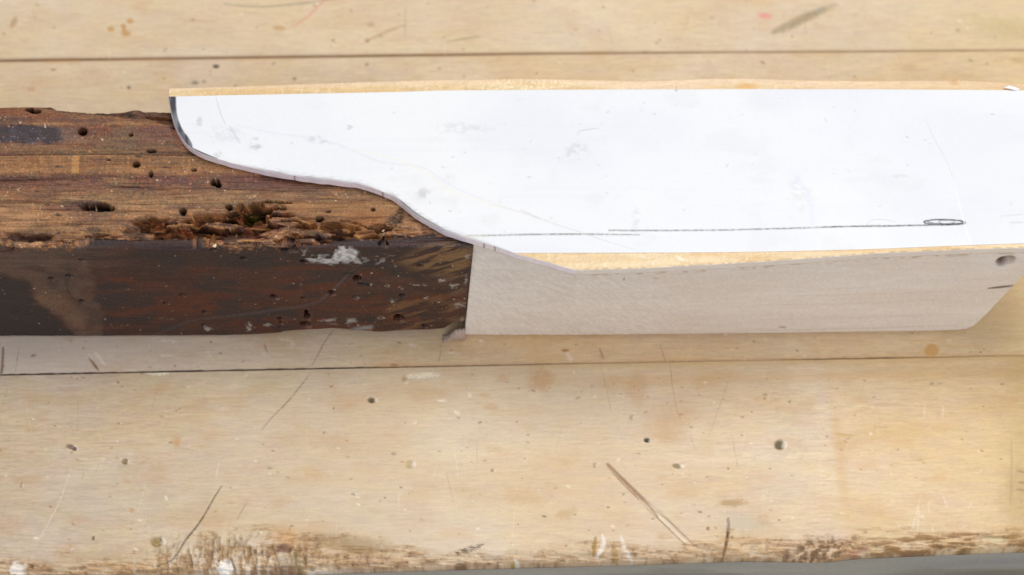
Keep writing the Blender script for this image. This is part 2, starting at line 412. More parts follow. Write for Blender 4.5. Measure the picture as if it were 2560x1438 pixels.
plank("plank", XS, ya, yb, Trow, z_mid, paint_mid)

# front plank with its battered edge
ye = line_y(XS, EDGE) + 0.0014
def paint_front(u, v):
    c = bench_tone(u, v); dz = np.zeros(u.shape)
    S = (lambda *a, **k: stroke(u, v, *a, **k)); B = (lambda *a, **k: spot(u, v, *a, **k))
    mix(c, (222, 204, 174), band(u, 200, 900) * band(u, 2300, 1500) * .4); mul(c, interp(u, [(-300, .78), (300, .84), (1100, .97), (2560, 1.0)]))  # albedo dimmed towards the left, painting in the weaker light there
    d = v - interp(u, SEAM2)
    stg = interp(u, [(-500, 1), (600, 1), (1010, 1), (1060, .7), (1300, .5), (1600, .4), (1900, .3), (2050, .8), (2230, .9), (2300, .5), (2560, .45)])
    mix(c, (75, 58, 50), (1 - sst((d - 0.5 + 1.5 * vn(u * .07, v * .2, 8)) / 4)) * stg)
    mix(c, (212, 178, 118), band(u, 1000, 1500) * (1 - sst(d / 22)) * .5)
    mix(c, (212, 170, 112), np.exp(-((v - 948 + (u - 1700) * .02) / 14) ** 2) * band(u, 1300, 1600) * .35)
    specks(c, u, v, 74, 330, 930, 1438)
    # orange stains
    for x, y, rx, ry, k in ((1353, 951, 26, 27, .55), (1256, 946, 13, 9, .4), (1592, 976, 24, 42, .35), (1226, 1018, 18, 9, .4), (1210, 988, 14, 7, .3),
                            (440, 1105, 12, 16, .45), (395, 1185, 22, 26, .3), (370, 1165, 60, 50, .12), (700, 1108, 40, 20, .15), (530, 1085, 30, 10, .2),
                            (1660, 1090, 25, 20, .2), (1905, 1300, 22, 12, .5), (330, 1276, 6, 6, .9), (442, 1106, 7, 8, .6), (316, 1203, 12, 5, .55), (362, 1187, 12, 7, .35)):
        mix(c, (200, 152, 98), B(x, y, rx, ry, 0, .45, .5, int(x)) * k * .85)
    mix(c, (176, 140, 92), B(1830, 1258, 30, 9, -3, .6, .5) * .7); mix(c, (190, 180, 160), B(1860, 1308, 60, 22, 5, .8, .5) * .5)
    mix(c, (190, 150, 100), B(1415, 1285, 22, 12, -15, .6, .5) * .4)
    # right part yellower beyond a straight joint line
    jx = 2075 + (v - 1040) * 0.11
    mix(c, (222, 188, 132), sst((u - jx) / 16 + .5) * .22)
    mix(c, (200, 158, 100), np.exp(-((u - jx - 14) / 14) ** 2) * band(v, 1000, 1060) * band(v, 1290, 1220) * .25)
    mix(c, (178, 150, 92), sst((u - 2470) / 110) * (0.15 + .3 * fbm(u * .02, v * .02, 91, 3)))
    mix(c, (170, 142, 90), B(2545, 1240, 40, 60, 0, .8, .6) * .3)
    for y in (1207, 1226, 1180): mix(c, (128, 100, 62), B(2556, y, 12, 3, 10, .6, .5) * .4)
    mix(c, (165, 130, 80), S([(2528, 1100), (2530, 1180), (2526, 1260)], 2, 2) * .4)
    mix(c, (205, 165, 105), B(2110, 1087, 28, 4, 6) * .6)
    # holes and dots
    for x, y, rx, ry, k, col in ((928, 1000, 9, 6, .95, (90, 78, 42)), (1617, 1100, 7, 5, 1, (62, 62, 62)), (1948, 1112, 11, 12, 1, (104, 92, 66)),
                                 (1692, 1165, 11, 5, .75, (124, 112, 66)), (312, 1153, 7, 7, .85, (108, 92, 38)), (391, 1354, 14, 11, .8, (140, 112, 52)),
                                 (1022, 1160, 10, 10, .45, (160, 132, 84)), (1230, 1176, 5, 4, .6, (150, 130, 80)), (233, 1345, 4, 5, .8, (98, 76, 54)),
                                 (175, 1116, 10, 5, .85, (122, 96, 84)), (186, 1121, 6, 5, .9, (108, 84, 74)), (52, 1212, 4, 6, .6, (150, 125, 90)),
                                 (1770, 1321, 4, 4, .7, (140, 110, 66)), (1486, 1163, 3, 6, .6, (165, 135, 85)), (74, 1413, 8, 4, .9, (110, 90, 62)),
                                 (810, 1081, 3, 3, .6, (130, 110, 70)), (882, 1235, 6, 2.5, .6, (150, 145, 135)), (1830, 1343, 4, 3, .6, (130, 100, 66)), (296, 1058, 5, 3, .4, (160, 130, 90))):
        m = B(x, y, rx, ry, 15 if rx > ry else 0, .35, .25, int(x)); mix(c, col, m * k); dz -= m * 0.0006 * k
        mix(c, (246, 236, 216), B(x + rx * 1.25, y + 1, rx * .55, ry * .7, 0, .5, .3) * .7)
    # scratches
    m = S([(553, 1215), (532, 1248), (512, 1285), (490, 1318), (462, 1350), (440, 1390), (425, 1402), (388, 1412)], 2.0, 1.6, rough=.4)
    mix(c, (82, 72, 64), m * .7); dz -= m * .0003
    m = S([(775, 935), (748, 970), (715, 1010), (690, 1033), (662, 1064), (655, 1075)], 1.8, 1.6, rough=.55)
    mix(c, (135, 116, 94), m * .8)
    mix(c, (150, 120, 95), S([(617, 1255), (592, 1300)], 1, 1) * .7)
    mix(c, (242, 226, 200), S([(178, 1170), (150, 1255), (120, 1310), (96, 1352)], 1.1, 1.1, rough=.4) * .7)
    mix(c, (240, 226, 205), S([(547, 1158), (540, 1198)], 1.1, 1.1) * .7)
    # gouge
    g1 = S([(1518, 1160), (1545, 1190), (1580, 1225), (1612, 1255), (1642, 1290)], 5.5, 2.0, ends=True)
    g2 = S([(1600, 1245), (1642, 1282), (1680, 1322), (1712, 1352), (1740, 1365)], 8, 4)
    mix(c, (158, 122, 94), g1 * .75 * (.55 + .45 * vn(u * .15, v * .15, 88))); dz -= g1 * .0007
    mix(c, (240, 224, 200), g2 * .5); dz -= g2 * .0004
    mix(c, (128, 104, 70), S([(1618, 1272), (1660, 1308), (1700, 1348), (1716, 1362)], 2.6, 1.6, rough=.4) * .75)
    mix(c, (150, 120, 85), S([(1630, 1270), (1672, 1300), (1708, 1336), (1738, 1364)], 1.5, 1.4, rough=.3) * .6)
    # short crack
    m = S([(1820, 1296), (1821, 1325), (1815, 1362), (1808, 1390), (1802, 1405)], 3.2, 1.3)
    mix(c, (70, 55, 42), m * .95); mix(c, (190, 176, 158), S([(1821, 1297), (1821, 1326)], 3, 1.2) * .7); dz -= m * .0006
    # pale chips below the seam
    for pts, w in (([(1012, 944), (1050, 940), (1095, 942)], 7), ([(1060, 936), (1100, 938)], 5), ([(1095, 1002), (1120, 1003)], 4), ([(1010, 955), (1020, 958)], 5),
                   ([(1172, 985), (1178, 992)], 5), ([(1138, 1028), (1150, 1036)], 6), ([(370, 933), (420, 936)], 6), ([(1035, 1060), (1042, 1055)], 4), ([(416, 1240), (417, 1250)], 4), ([(1544, 1152), (1550, 1148)], 5)):
        m = stroke(u, v, pts, w, 3, rough=.6); mix(c, (246, 234, 206), m * .85); dz -= m * .00015
    mix(c, (166, 134, 70), B(1011, 948, 7, 8, 0, .5, .3) * .6)
    mix(c, (168, 140, 110), S([(1672, 868), (1676, 930), (1690, 1020), (1702, 1050)], 1.1, 1.3, rough=.5) * .7)
    mix(c, (170, 142, 112), S([(1500, 905), (1518, 980), (1528, 1030)], 1., 1.3, rough=.5) * .6)
    mix(c, (172, 148, 118), S([(1830, 925), (1805, 1000), (1772, 1090)], 1.0, 1.3, rough=.3) * .6)
    for pts in ([(2302, 1238), (2290, 1290), (2274, 1342)], [(2298, 1270), (2294, 1330)], [(2320, 1255), (2324, 1285)], [(2357, 1238), (2368, 1268)], [(2330, 1315), (2336, 1342)],
                [(2430, 1258), (2420, 1272)], [(2416, 1312), (2406, 1320)], [(2242, 1305), (2254, 1325)], [(2312, 1010), (2310, 1045)], [(2358, 1015), (2357, 1045)], [(2455, 1172), (2450, 1180)]):
        mix(c, (246, 232, 206), stroke(u, v, pts, 1.6, 1.8, rough=.5) * .55)
    mix(c, (196, 182, 160), B(300, 1235, 160, 60, -10, .9, .6) * .25)
    # battered edge: brown, dirty and torn
    de = interp(u, EDGE) - v
    nz = fbm(u * 0.012, v * 0.05, 61, 4); nf = fbm(u * 0.026, v * .20, 66, 4); nh = fbm(u * .11, v * .16, 67, 3)
    reach = interp(u, [(-600, 50), (0, 62), (420, 72), (560, 118), (800, 104), (980, 80), (1150, 60), (1500, 64), (2000, 60), (2100, 72), (2560, 60)])
    e = sst((reach * (0.35 + 1.25 * nz) - de) / 36) * interp(u, [(0, .8), (400, 1), (1000, .95), (1200, .9), (2000, .85), (2560, .85)])
    mix(c, (194, 150, 98), e * 0.6); mix(c, (150, 108, 70), e * band(nf, .50, .66) * .5); mix(c, (112, 80, 54), e * band(nh, .60, .74) * .6); mix(c, (240, 222, 190), e * band(nf, .44, .32) * .35); mix(c, (248, 236, 214), e * band(nh, .36, .26) * .25)
    mix(c, (160, 116, 76), sst((13 - de) / 14) * .45 * band(nz, .3, .6))
    torn = B(590, 1405, 190, 58, 0, .6, .6, 9)
    wv = fbm(u * .13, v * .045, 68, 4); ww = fbm(u * .03, v * .05, 69, 3)
    mix(c, (184, 160, 124), torn * .35); mix(c, (138, 108, 74), torn * band(wv, .52, .66) * .5); mix(c, (244, 234, 216), torn * band(wv, .46, .34) * .45); mix(c, (120, 88, 62), torn * band(ww, .56, .70) * .45)
    mix(c, (204, 150, 88), B(712, 1345, 34, 26, 0, .8, .6) * .5); mix(c, (112, 74, 52), B(710, 1371, 25, 10, 0, .4, .5) * .8)
    mix(c, (136, 116, 62), S([(738, 1380), (745, 1405), (752, 1432)], 7, 3, rough=.3) * .8)
    mix(c, (190, 172, 146), B(716, 1398, 30, 12, 0, .4, .3) * .6)
    mix(c, (120, 84, 62), B(705, 1420, 45, 10, 0, .4, .4) * .6); mix(c, (252, 246, 236), B(560, 1418, 24, 16, 30, .3, .6) * .95)
    mix(c, (250, 242, 232), B(45, 1418, 20, 14, 0, .4, .7) * .8)
    mix(c, (160, 135, 98), B(880, 1360, 90, 20, 6, .7, .5) * .6); mix(c, (236, 224, 206), S([(770, 1420), (840, 1425), (960, 1421)], 9, 4, rough=.5) * .85)
    mix(c, (104, 84, 68), S([(1140, 1380), (1172, 1374), (1208, 1362)], 7, 3, rough=.8) * .85); mix(c, (116, 84, 56), B(1152, 1410, 16, 9, 0, .4, .5) * .8)
    mix(c, (160, 126, 52), S([(1489, 1343), (1484, 1385)], 5, 2) * .8); mix(c, (244, 234, 222), S([(1506, 1338), (1512, 1360), (1494, 1388)], 6, 3, rough=.4) * .85)
    mix(c, (168, 130, 60), S([(1531, 1365), (1545, 1395)], 7, 3) * .6); mix(c, (246, 236, 222), S([(1553, 1340), (1560, 1372), (1585, 1396)], 5, 3, rough=.5) * .7)
    mix(c, (248, 240, 226), S([(1286, 1394), (1308, 1416)], 5, 3, rough=.3) * .8); mix(c, (176, 146, 52), B(1284, 1408, 6, 12) * .7)
    dk = B(2050, 1372, 75, 22, -12, .5, .6, 4); mix(c, (104, 74, 46), dk * .7 * band(nh, .36, .6)); mix(c, (170, 110, 84), B(2115, 1385, 50, 9, -20, .5, .5) * .6); mix(c, (214, 190, 130), B(2095, 1395, 34, 10, -25, .5, .4) * .5)
    mix(c, (228, 206, 150), B(2445, 1375, 25, 11, 0, .4, .3) * .8); mix(c, (238, 214, 184), B(2508, 1374, 18, 9, 20, .4, .5) * .7); mix(c, (232, 216, 172), B(2480, 1343, 30, 7, 5, .5, .5) * .7)
    mix(c, (140, 100, 52), band(u, 2100, 2250) * sst((reach - 12 - de) / 14) * band(nf, .45, .62) * .6)
    m = S([(553, 1215), (532, 1248), (512, 1285), (490, 1318), (462, 1350), (440, 1390), (425, 1402), (388, 1412)], 1.8, 1.6, rough=.4)
    mix(c, (82, 72, 64), m * .75)
    dz += (nf - 0.5) * 0.0016 * e - dk * .001 - torn * band(wv, .48, .66) * .0007 - e * 0.0003
    return c, dz
Trow = seg([(0, .004, .0008), (.004, .80, .0026), (.80, 1, .0022)])
yb = y2 - 0.00003
def z_front(X, dB, dF):
    r = 0.0034
    return arris(dB, 0.0004) * SK(X) + arris(dF, r)
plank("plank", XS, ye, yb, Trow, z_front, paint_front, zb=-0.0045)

# grey rail under the front edge
Xr = seg([(-.5, -.15, .05), (-.15, .15, .002), (.15, .5, .05)])
yr = np.interp(Xr, XS, ye) * 0 + (line_y(Xr, EDGE).mean() if False else 0)
yr = line_y(Xr, [(-3000, 1530), (0, 1449), (2560, 1376), (5000, 1310)]) + 0.0042
rows = [(0.03, -0.0048), (0.0, -0.0048)] + [(0, z) for z in np.linspace(-0.006, -0.09, 60)] + [(0.03, -0.09)]
P = np.array([[(x, y + a, z) for a, z in rows] for x, y in zip(Xr, yr)])
uu, vv = proj(P); c = np.empty(P.shape); c[:] = lin((178, 172, 156))
mix(c, (172, 168, 158), band(uu, 2150, 2450) * np.exp(-((vv - 1405) / 16) ** 2) * .8)
mix(c, (130, 120, 98), band(uu, 2200, 2500) * band(vv, 1415, 1430) * .7)
mix(c, (128, 122, 108), band(fbm(uu * .004, vv * .02, 77, 3), .5, .7) * .5)
ring_solid("rail", P, M_RAIL, bench, c)

# ================================================================== OLD TIMBER
F0 = q0.copy()
def frontpt(u, v, off=0.0):       # point on the vertical front plane of the timber
    return on_plane(np.asarray(u, float), np.asarray(v, float), FN, F0 + FN * off)
def ylin(P0, x): return P0[1] + (x - P0[0]) * AX[1] / AX[0]
XL = -0.24
xe_top = float(frontpt(1182, 612)[0]); xe_bot = float(frontpt(1161, 842)[0])
U1 = seg([(0, .42, .03), (.42, 1, .00062)])       # 0..1 along the timber
# cross-section rows: (section, parameter)
back_px = [(-600, 262), (0, 262), (30, 261), (125, 261), (140, 266), (200, 271), (270, 275), (300, 275), (335, 269), (430, 271), (470, 272), (1200, 268)]
bot_px = [(-600, 843), (0, 843), (300, 842), (560, 841), (640, 838), (700, 834), (710, 831), (780, 826), (830, 823), (880, 827), (950, 832), (1000, 828), (1080, 826), (1110, 823), (1128, 812), (1145, 806), (1160, 806), (1400, 806)]
rt = seg([(0, 1, 1 / 300.)]); rf = seg([(0, 1, 1 / 250.)])
Rr = 0.0012
xmax = np.where(True, xe_top, 0)
Xu = XL + (xe_top - XL) * U1
# guess pixel u along top back edge / front for each column
def col_y_top(x, pts, z):
    p = np.array(pts, float); uu = np.linspace(p[0, 0], p[-1, 0], 1200); vv = np.interp(uu, p[:, 0], p[:, 1]); P = on_z(uu, vv, z)
    return np.interp(x, P[:, 0], P[:, 1])
yBk = col_y_top(Xu, back_px, HT)
yFr = F0[1] + (Xu - F0[0]) * AX[1] / AX[0]
# top rows
TY = yBk[:, None] * (1 - rt) + (yFr[:, None] - 0 * rt) * rt
P_top = np.stack([np.repeat(Xu[:, None], len(rt), 1), TY, np.full(TY.shape, HT)], -1)
# front rows from arris to the foot
Zf = HT * (1 - rf)[None, :] + 0 * Xu[:, None]
fr = rf[None, :]
Xend = xe_top + (xe_bot - xe_top) * rf
Xf = XL + (Xend - XL)[None, :] * U1[:, None]
Yf = F0[1] + (Xf - F0[0]) * AX[1] / AX[0]
# raise the foot where the lower edge is worn
pb = np.array(bot_px, float); ub = np.linspace(pb[0, 0], pb[-1, 0], 900); Pb = frontpt(ub, np.interp(ub, pb[:, 0], pb[:, 1]))
zfoot = np.interp(Xf[:, -1], Pb[:, 0], np.maximum(Pb[:, 2], 0))
Zf = HT + (zfoot[:, None] - HT) * rf[None, :]
P_fr = np.stack([Xf, Yf, Zf], -1)

PT = P_top; PF = P_fr
ut, vt = proj(PT); uf, vf = proj(PF)

ARR = [(-600, 632), (0, 627), (180, 621), (245, 612), (350, 611), (400, 611), (500, 620), (600, 625), (690, 622), (720, 618), (780, 614), (830, 598), (900, 592), (970, 592), (1060, 584), (1120, 588), (1200, 600)]
def old_top(u, v):
    stops = [(240, (104, 72, 48)), (262, (112, 74, 50)), (285, (124, 84, 58)), (303, (138, 98, 66)), (309, (160, 118, 78)), (313, (112, 76, 60)), (330, (112, 78, 62)),
             (350, (122, 88, 66)), (372, (128, 96, 64)), (380, (104, 74, 48)), (383.5, (76, 52, 36)), (387, (164, 124, 80)), (392, (142, 104, 68)), (410, (144, 104, 66)), (428, (152, 112, 72)),
             (433, (150, 108, 70)), (436.5, (98, 62, 48)), (448, (110, 74, 60)), (465, (124, 88, 66)), (480, (138, 104, 74)), (500, (142, 110, 76)), (509, (136, 104, 70)), (512.5, (168, 136, 96)),
             (518, (150, 114, 78)), (545, (150, 112, 76)), (575, (156, 116, 78)), (590, (146, 106, 70)), (610, (120, 84, 58)), (640, (96, 68, 50))]
    vv = v + (fbm(u * .004, v * .01, 101, 2) - .5) * 5 + interp(u, [(0, 1), (450, 0), (1200, -2)])
    xs = [s[0] for s in stops]; cs = lin([s[1] for s in stops])
    c = np.stack([np.interp(vv, xs, cs[:, i]) for i in range(3)], -1)
    dz = interp(vv, [(262, -.0004), (306, 0), (309, 0), (313, -.0005), (380, -.0007), (384, -.0007), (388, -.00015), (431, -.00015), (437, -.0006), (508, -.0002), (513, -.0001), (600, -.0003)])
    st = fbm(u * .008, v * .16, 103, 4); mul(c, 1 + (st - .5) * .75)
    mo = fbm(u * .03, v * .05, 107, 4); mul(c, 1 + (mo - .5) * .5)
    red = fbm(u * .012, v * .05, 109, 3); mix(c, (128, 72, 40), band(red, .55, .75) * .40)
    ol = fbm(u * .010, v * .04, 113, 3); mix(c, (122, 104, 70), band(ol, .55, .72) * .40)
    lt = fbm(u * .02, v * .09, 117, 4); mix(c, (178, 138, 92), band(lt, .58, .74) * .45 * band(v, 380, 520))
    pu = fbm(u * .009, v * .06, 119, 3); mix(c, (92, 58, 56), band(pu, .58, .72) * .5)
    fm = fbm(u * .22, v * .34, 131, 2); mul(c, 1 + (fm - .5) * .75)
    fo = vn(u * .17 + 4, v * .22, 133); mix(c, (186, 120, 66), band(fo, .72, .95) * .35); mix(c, (110, 116, 92), band(vn(u * .12, v * .15, 135), .75, .95) * .25)
    mix(c, (222, 196, 160), band(vn(u * .42, v * .42, 137), .90, .985) * .55)  # sparkling highlights painted as pale specks
    # cross-cut band 385..435: vertical scraping marks
    cm = band(v, 385, 391) * band(v, 434, 428)
    cr = vn(u * .24, v * .03, 121); mix(c, (180, 136, 88), cm * band(cr, .74, .92) * .6 * vn(u * .05, v * .06, 122)); mix(c, (118, 84, 56), cm * band(cr, .36, .2) * .4)
    mix(c, (188, 142, 86), cm * inpoly(u, v, [(182, 386), (198, 386), (196, 433), (178, 433)], 2) * .8)
    B = (lambda *a, **k: spot(u, v, *a, **k)); S = (lambda *a, **k: stroke(u, v, *a, **k))
    # tar patch on the left
    tar = inpoly(u + (fbm(u * .05, v * .05, 5, 3) - .5) * 22, v + (fbm(u * .05 + 9, v * .05, 6, 3) - .5) * 12, [(-700, 311), (60, 312), (128, 315), (160, 322), (148, 336), (156, 348), (122, 356), (100, 350), (60, 355), (-700, 357)], 3)
    tn = fbm(u * .06, v * .08, 7, 4)
    mix(c, (54, 48, 52), tar * .92); mix(c, (92, 88, 96), tar * band(tn, .52, .72) * .35); mix(c, (176, 170, 168), tar * band(vn(u * .16, v * .22, 18), .84, .96) * .6)
    mix(c, (62, 50, 42), B(0, 300, 60, 10, 0, .6, .5) * .5)
    mix(c, (128, 112, 96), inpoly(u, v, [(150, 318), (190, 322), (200, 350), (150, 348)], 8) * .35)
    # back edge: crack and dark rot
    cr = S([(110, 266), (180, 273), (250, 279), (320, 289), (355, 290), (430, 293)], 5, 2.5, rough=.3); mix(c, (44, 28, 18), cr * .8); dz -= cr * .0008
    rot = inpoly(u, v, [(355, 262), (440, 262), (452, 300), (440, 320), (400, 306), (372, 296), (350, 280)], 5) * (0.4 + .9 * fbm(u * .07, v * .09, 9, 3)); mix(c, (66, 40, 20), rot * .85); dz -= rot * .0008
    rr = fbm(u * .05, v * .12, 12, 4)
    rot2 = inpoly(u, v, [(135, 260), (240, 268), (330, 266), (360, 280), (330, 292), (250, 284), (150, 280)], 4); mix(c, (56, 46, 26), rot2 * band(rr, .42, .6) * .8)
    mix(c, (150, 92, 56), B(20, 272, 70, 10, 0, .8, .5) * .4)
    # light chips at the cut by the card
    ch = S([(436, 318), (448, 345), (462, 372)], 6, 4, rough=.6); mix(c, (196, 134, 104), ch * .75)
    rc = S([(370, 374), (420, 377), (470, 378), (520, 386)], 1.8, 1.6, rough=.5); mix(c, (62, 44, 34), rc * .8)
    # long cracks
    for pts, w, k in (([(230, 459), (300, 461), (370, 468), (430, 472)], 1.6, .7), ([(0, 445), (60, 442), (100, 440)], 4, .6), ([(740, 540), (770, 546), (800, 560)], 2, .5),
                      ([(360, 540), (420, 546), (480, 548), (520, 552)], 3, .6), ([(600, 470), (700, 474), (800, 482)], 1.2, .4), ([(0, 560), (120, 556), (220, 558)], 1.4, .4)):
        m = stroke(u, v, pts, w, 1.5, rough=.4); mix(c, (66, 38, 32), m * k); dz -= m * .0003
    mix(c, (96, 62, 52), B(690, 452, 160, 18, 3, .8, .4) * .55)
    # dark knot hole with halo
    mix(c, (82, 56, 48), B(215, 512, 52, 14, 4, .6, .4) * .8)
    cav = B(245, 516, 36, 9, 3, .35, .5, 3); mix(c, (22, 16, 10), cav); dz -= cav * .0022
    mix(c, (200, 162, 112), B(215, 497, 60, 2, 3) * .5)
    mix(c, (190, 150, 108), inpoly(u, v, [(0, 520), (90, 534), (84, 560), (40, 575), (0, 570)], 14) * .5)
    # charred / bluish edge remains, left
    ed = fbm(u * .035, v * .10, 15, 4); em = inpoly(u, v + (ed - .5) * 14, [(-700, 582), (60, 582), (180, 592), (260, 600), (330, 606), (330, 622), (180, 622), (40, 628), (-700, 632)], 5)
    mix(c, (160, 112, 72), em * .7); mix(c, (48, 48, 58), em * band(ed, .48, .58) * .9); mix(c, (198, 158, 116), em * band(ed, .42, .34) * .7)
    dz -= em * (0.0006 + band(ed, .48, .6) * .0008)
    # eroded galleries
    w1 = (fbm(u * .012, v * .03, 201, 3) - .5)
    er = inpoly(u, v + w1 * 22, [(300, 566), (345, 545), (375, 534), (470, 540), (560, 534), (600, 505), (660, 500), (700, 512), (740, 538), (800, 552), (880, 566), (960, 580), (940, 596), (860, 598), (740, 622), (620, 628), (500, 628), (420, 624), (380, 606), (330, 600)], 9)
    g = fbm(u * .016 + w1 * 1.5, v * .075, 205, 4); g2 = fbm(u * .05, v * .16, 209, 4)
    gal = er * band(g, .50, .60); rid = er * band(g, .46, .38)
    mix(c, (140, 94, 60), er * .5); mix(c, (112, 58, 40), er * band(g2, .48, .62) * .75); mix(c, (52, 34, 28), er * band(fbm(u * .03, v * .20, 213, 4), .54, .64) * .8); mix(c, (104, 62, 58), inpoly(u, v, [(560, 560), (640, 545), (720, 560), (720, 600), (600, 602), (520, 596)], 12) * band(g2, .4, .6) * .7)
    mix(c, (204, 158, 106), rid * band(g2, .42, .62) * .7)
    mix(c, (34, 22, 14), gal * band(g2, .62, .40) * .9)
    dz -= er * .0006 + gal * .0019 + er * (g2 - .5) * .0012
    for cx, cy, rx, ry, a in ((402, 598, 24, 10, -12), (395, 590, 10, 14, 0), (470, 590, 22, 7, -10), (500, 616, 16, 6, 4), (640, 522, 30, 16, -6), (622, 536, 14, 10, 0), (570, 543, 18, 7, 0), (690, 503, 34, 3, 4), (455, 606, 10, 7, 0), (365, 606, 12, 6, 20)):
        m = B(cx, cy, rx, ry, a, .3, .55, cx); mix(c, (22, 18, 10), m * .97); dz -= m * .0026
    mix(c, (66, 58, 18), B(626, 530, 16, 10, 0, .5, .4) * .7); mix(c, (62, 56, 20), B(432, 592, 20, 8, 0, .5, .5) * .5)
    for pts in ([(470, 604), (500, 590), (530, 588), (560, 596)], [(700, 546), (742, 545), (760, 556), (776, 560)], [(380, 570), (440, 560), (500, 562), (560, 572)], [(560, 568), (620, 560), (680, 566)], [(590, 606), (620, 600), (640, 606)], [(845, 548), (880, 552), (920, 566)]):
        m = stroke(u + (g2 - .5) * 14, v + (g2 - .5) * 10, pts, 2.6, 1.6, rough=.6); mix(c, (34, 20, 16), m * .9); dz -= m * .0011
        m = stroke(u, v + 6, pts, 2.0, 1.5, rough=.5); mix(c, (206, 158, 104), m * .55)
    # right part: orange-tan, green-black streak, dark damage above the face
    mix(c, (156, 112, 66), inpoly(u, v, [(720, 505), (900, 498), (1000, 515), (1040, 560), (980, 580), (820, 585), (760, 560)], 20) * .55)
    mix(c, (168, 106, 50), inpoly(u, v, [(880, 530), (960, 530), (980, 560), (930, 575), (880, 565)], 14) * .45)
    m = S([(1002, 524), (990, 545), (970, 562), (945, 575)], 14, 7, rough=.55); mix(c, (52, 48, 36), m * .85); dz -= m * .0006
    m = B(975, 592, 18, 8, -10, .4, .6); mix(c, (150, 84, 40), m * .8); m = B(958, 606, 11, 9, 0, .3, .4); mix(c, (8, 6, 5), m); dz -= m * .0025
    mix(c, (214, 184, 150), B(958, 580, 4, 7, 30, .4, .5) * .8); mix(c, (200, 160, 130), B(795, 556, 5, 12, 25, .5, .6) * .75)
    mix(c, (120, 132, 178), B(806, 590, 18, 13, 0, .6, .9, 2) * band(vn(u * .3, v * .3, 3), .62, .72) * .9)
    sk = fbm(u * .0065, v * .22, 241, 3); k_ = band(sk, .62, .72) * (v > 440); mix(c, (80, 52, 40), k_ * .45); dz -= k_ * .00035
    sk = fbm(u * .010, v * .30, 245, 3); k_ = band(sk, .64, .74); mix(c, (98, 64, 48), k_ * .35); dz -= k_ * .0002
    # ragged front edge
    av = interp(u, ARR); rg1 = fbm(u * .022, v * .10, 231, 4); rg2 = fbm(u * .06, v * .22, 235, 3)
    rb_ = np.exp(-((v - av + 14 + (rg1 - .5) * 30) / 19) ** 2) * interp(u, [(0, 1), (300, 1), (380, .8), (650, .8), (840, 1), (1000, 1), (1110, .8)])
    mix(c, (168, 112, 66), rb_ * band(rg1, .36, .50) * .5); mix(c, (38, 28, 26), rb_ * band(rg1, .47, .58) * .9); mix(c, (208, 164, 116), rb_ * band(rg2, .56, .70) * .6)
    dz -= rb_ * (band(rg1, .48, .64) * .0013 + (rg2 - .4) * .0012)
    lum = c.mean(-1, keepdims=True); c[:] = np.clip(lum + (c - lum) * 1.08, 0, 1) * np.array([.97, .91, .92])
    # worm holes
    for x, y, rx, ry in ((205, 325, 10.5, 9), (340, 410, 8.5, 7.5), (376, 433, 5.5, 5), (537, 453, 11, 9), (545, 460, 7, 6), (457, 527, 9, 7.5), (571, 515, 9, 6), (326, 333, 5, 4), (376, 373, 11, 4.5),
                         (485, 424, 6, 3.5), (72, 271, 9, 6), (88, 277, 13, 5), (799, 545, 9, 6), (932, 523, 5, 3.5), (820, 528, 6, 2.5), (271, 398, 4, 2), (643, 609, 10, 6), (225, 609, 9, 6), (203, 606, 5, 4), (790, 586, 9, 4)):
        m = B(x, y, rx, ry, 0, .22, .18, x); mix(c, (84, 58, 42), B(x, y, rx * 1.5, ry * 1.5, 0, .4) * .45); mix(c, (9, 7, 6), m); dz -= m * .0030
    # dark zone taking over towards the arris on the right, and tiny bright fibres
    r = np.random.default_rng(5)
    for k in range(260):
        cx, cy = r.uniform(0, 1120), r.uniform(290, 625); s = r.uniform(.9, 2.2)
        mix(c, [(224, 196, 164), (200, 170, 140), (214, 150, 96)][r.integers(3)], spot(u, v, cx, cy, s * r.uniform(.8, 2), s, r.uniform(-90, 90), .5) * r.uniform(.4, .95))
    for k in range(120):
        cx, cy = r.uniform(0, 1120), r.uniform(290, 625); s = r.uniform(1.2, 3)
        mix(c, (52, 34, 26), spot(u, v, cx, cy, s * r.uniform(1, 4), s, 0, .5, .3) * r.uniform(.3, .8))
    dz += (mo - .6) * .00016 + (st - .6) * .00012
    return c, np.minimum(dz, -0.00004)

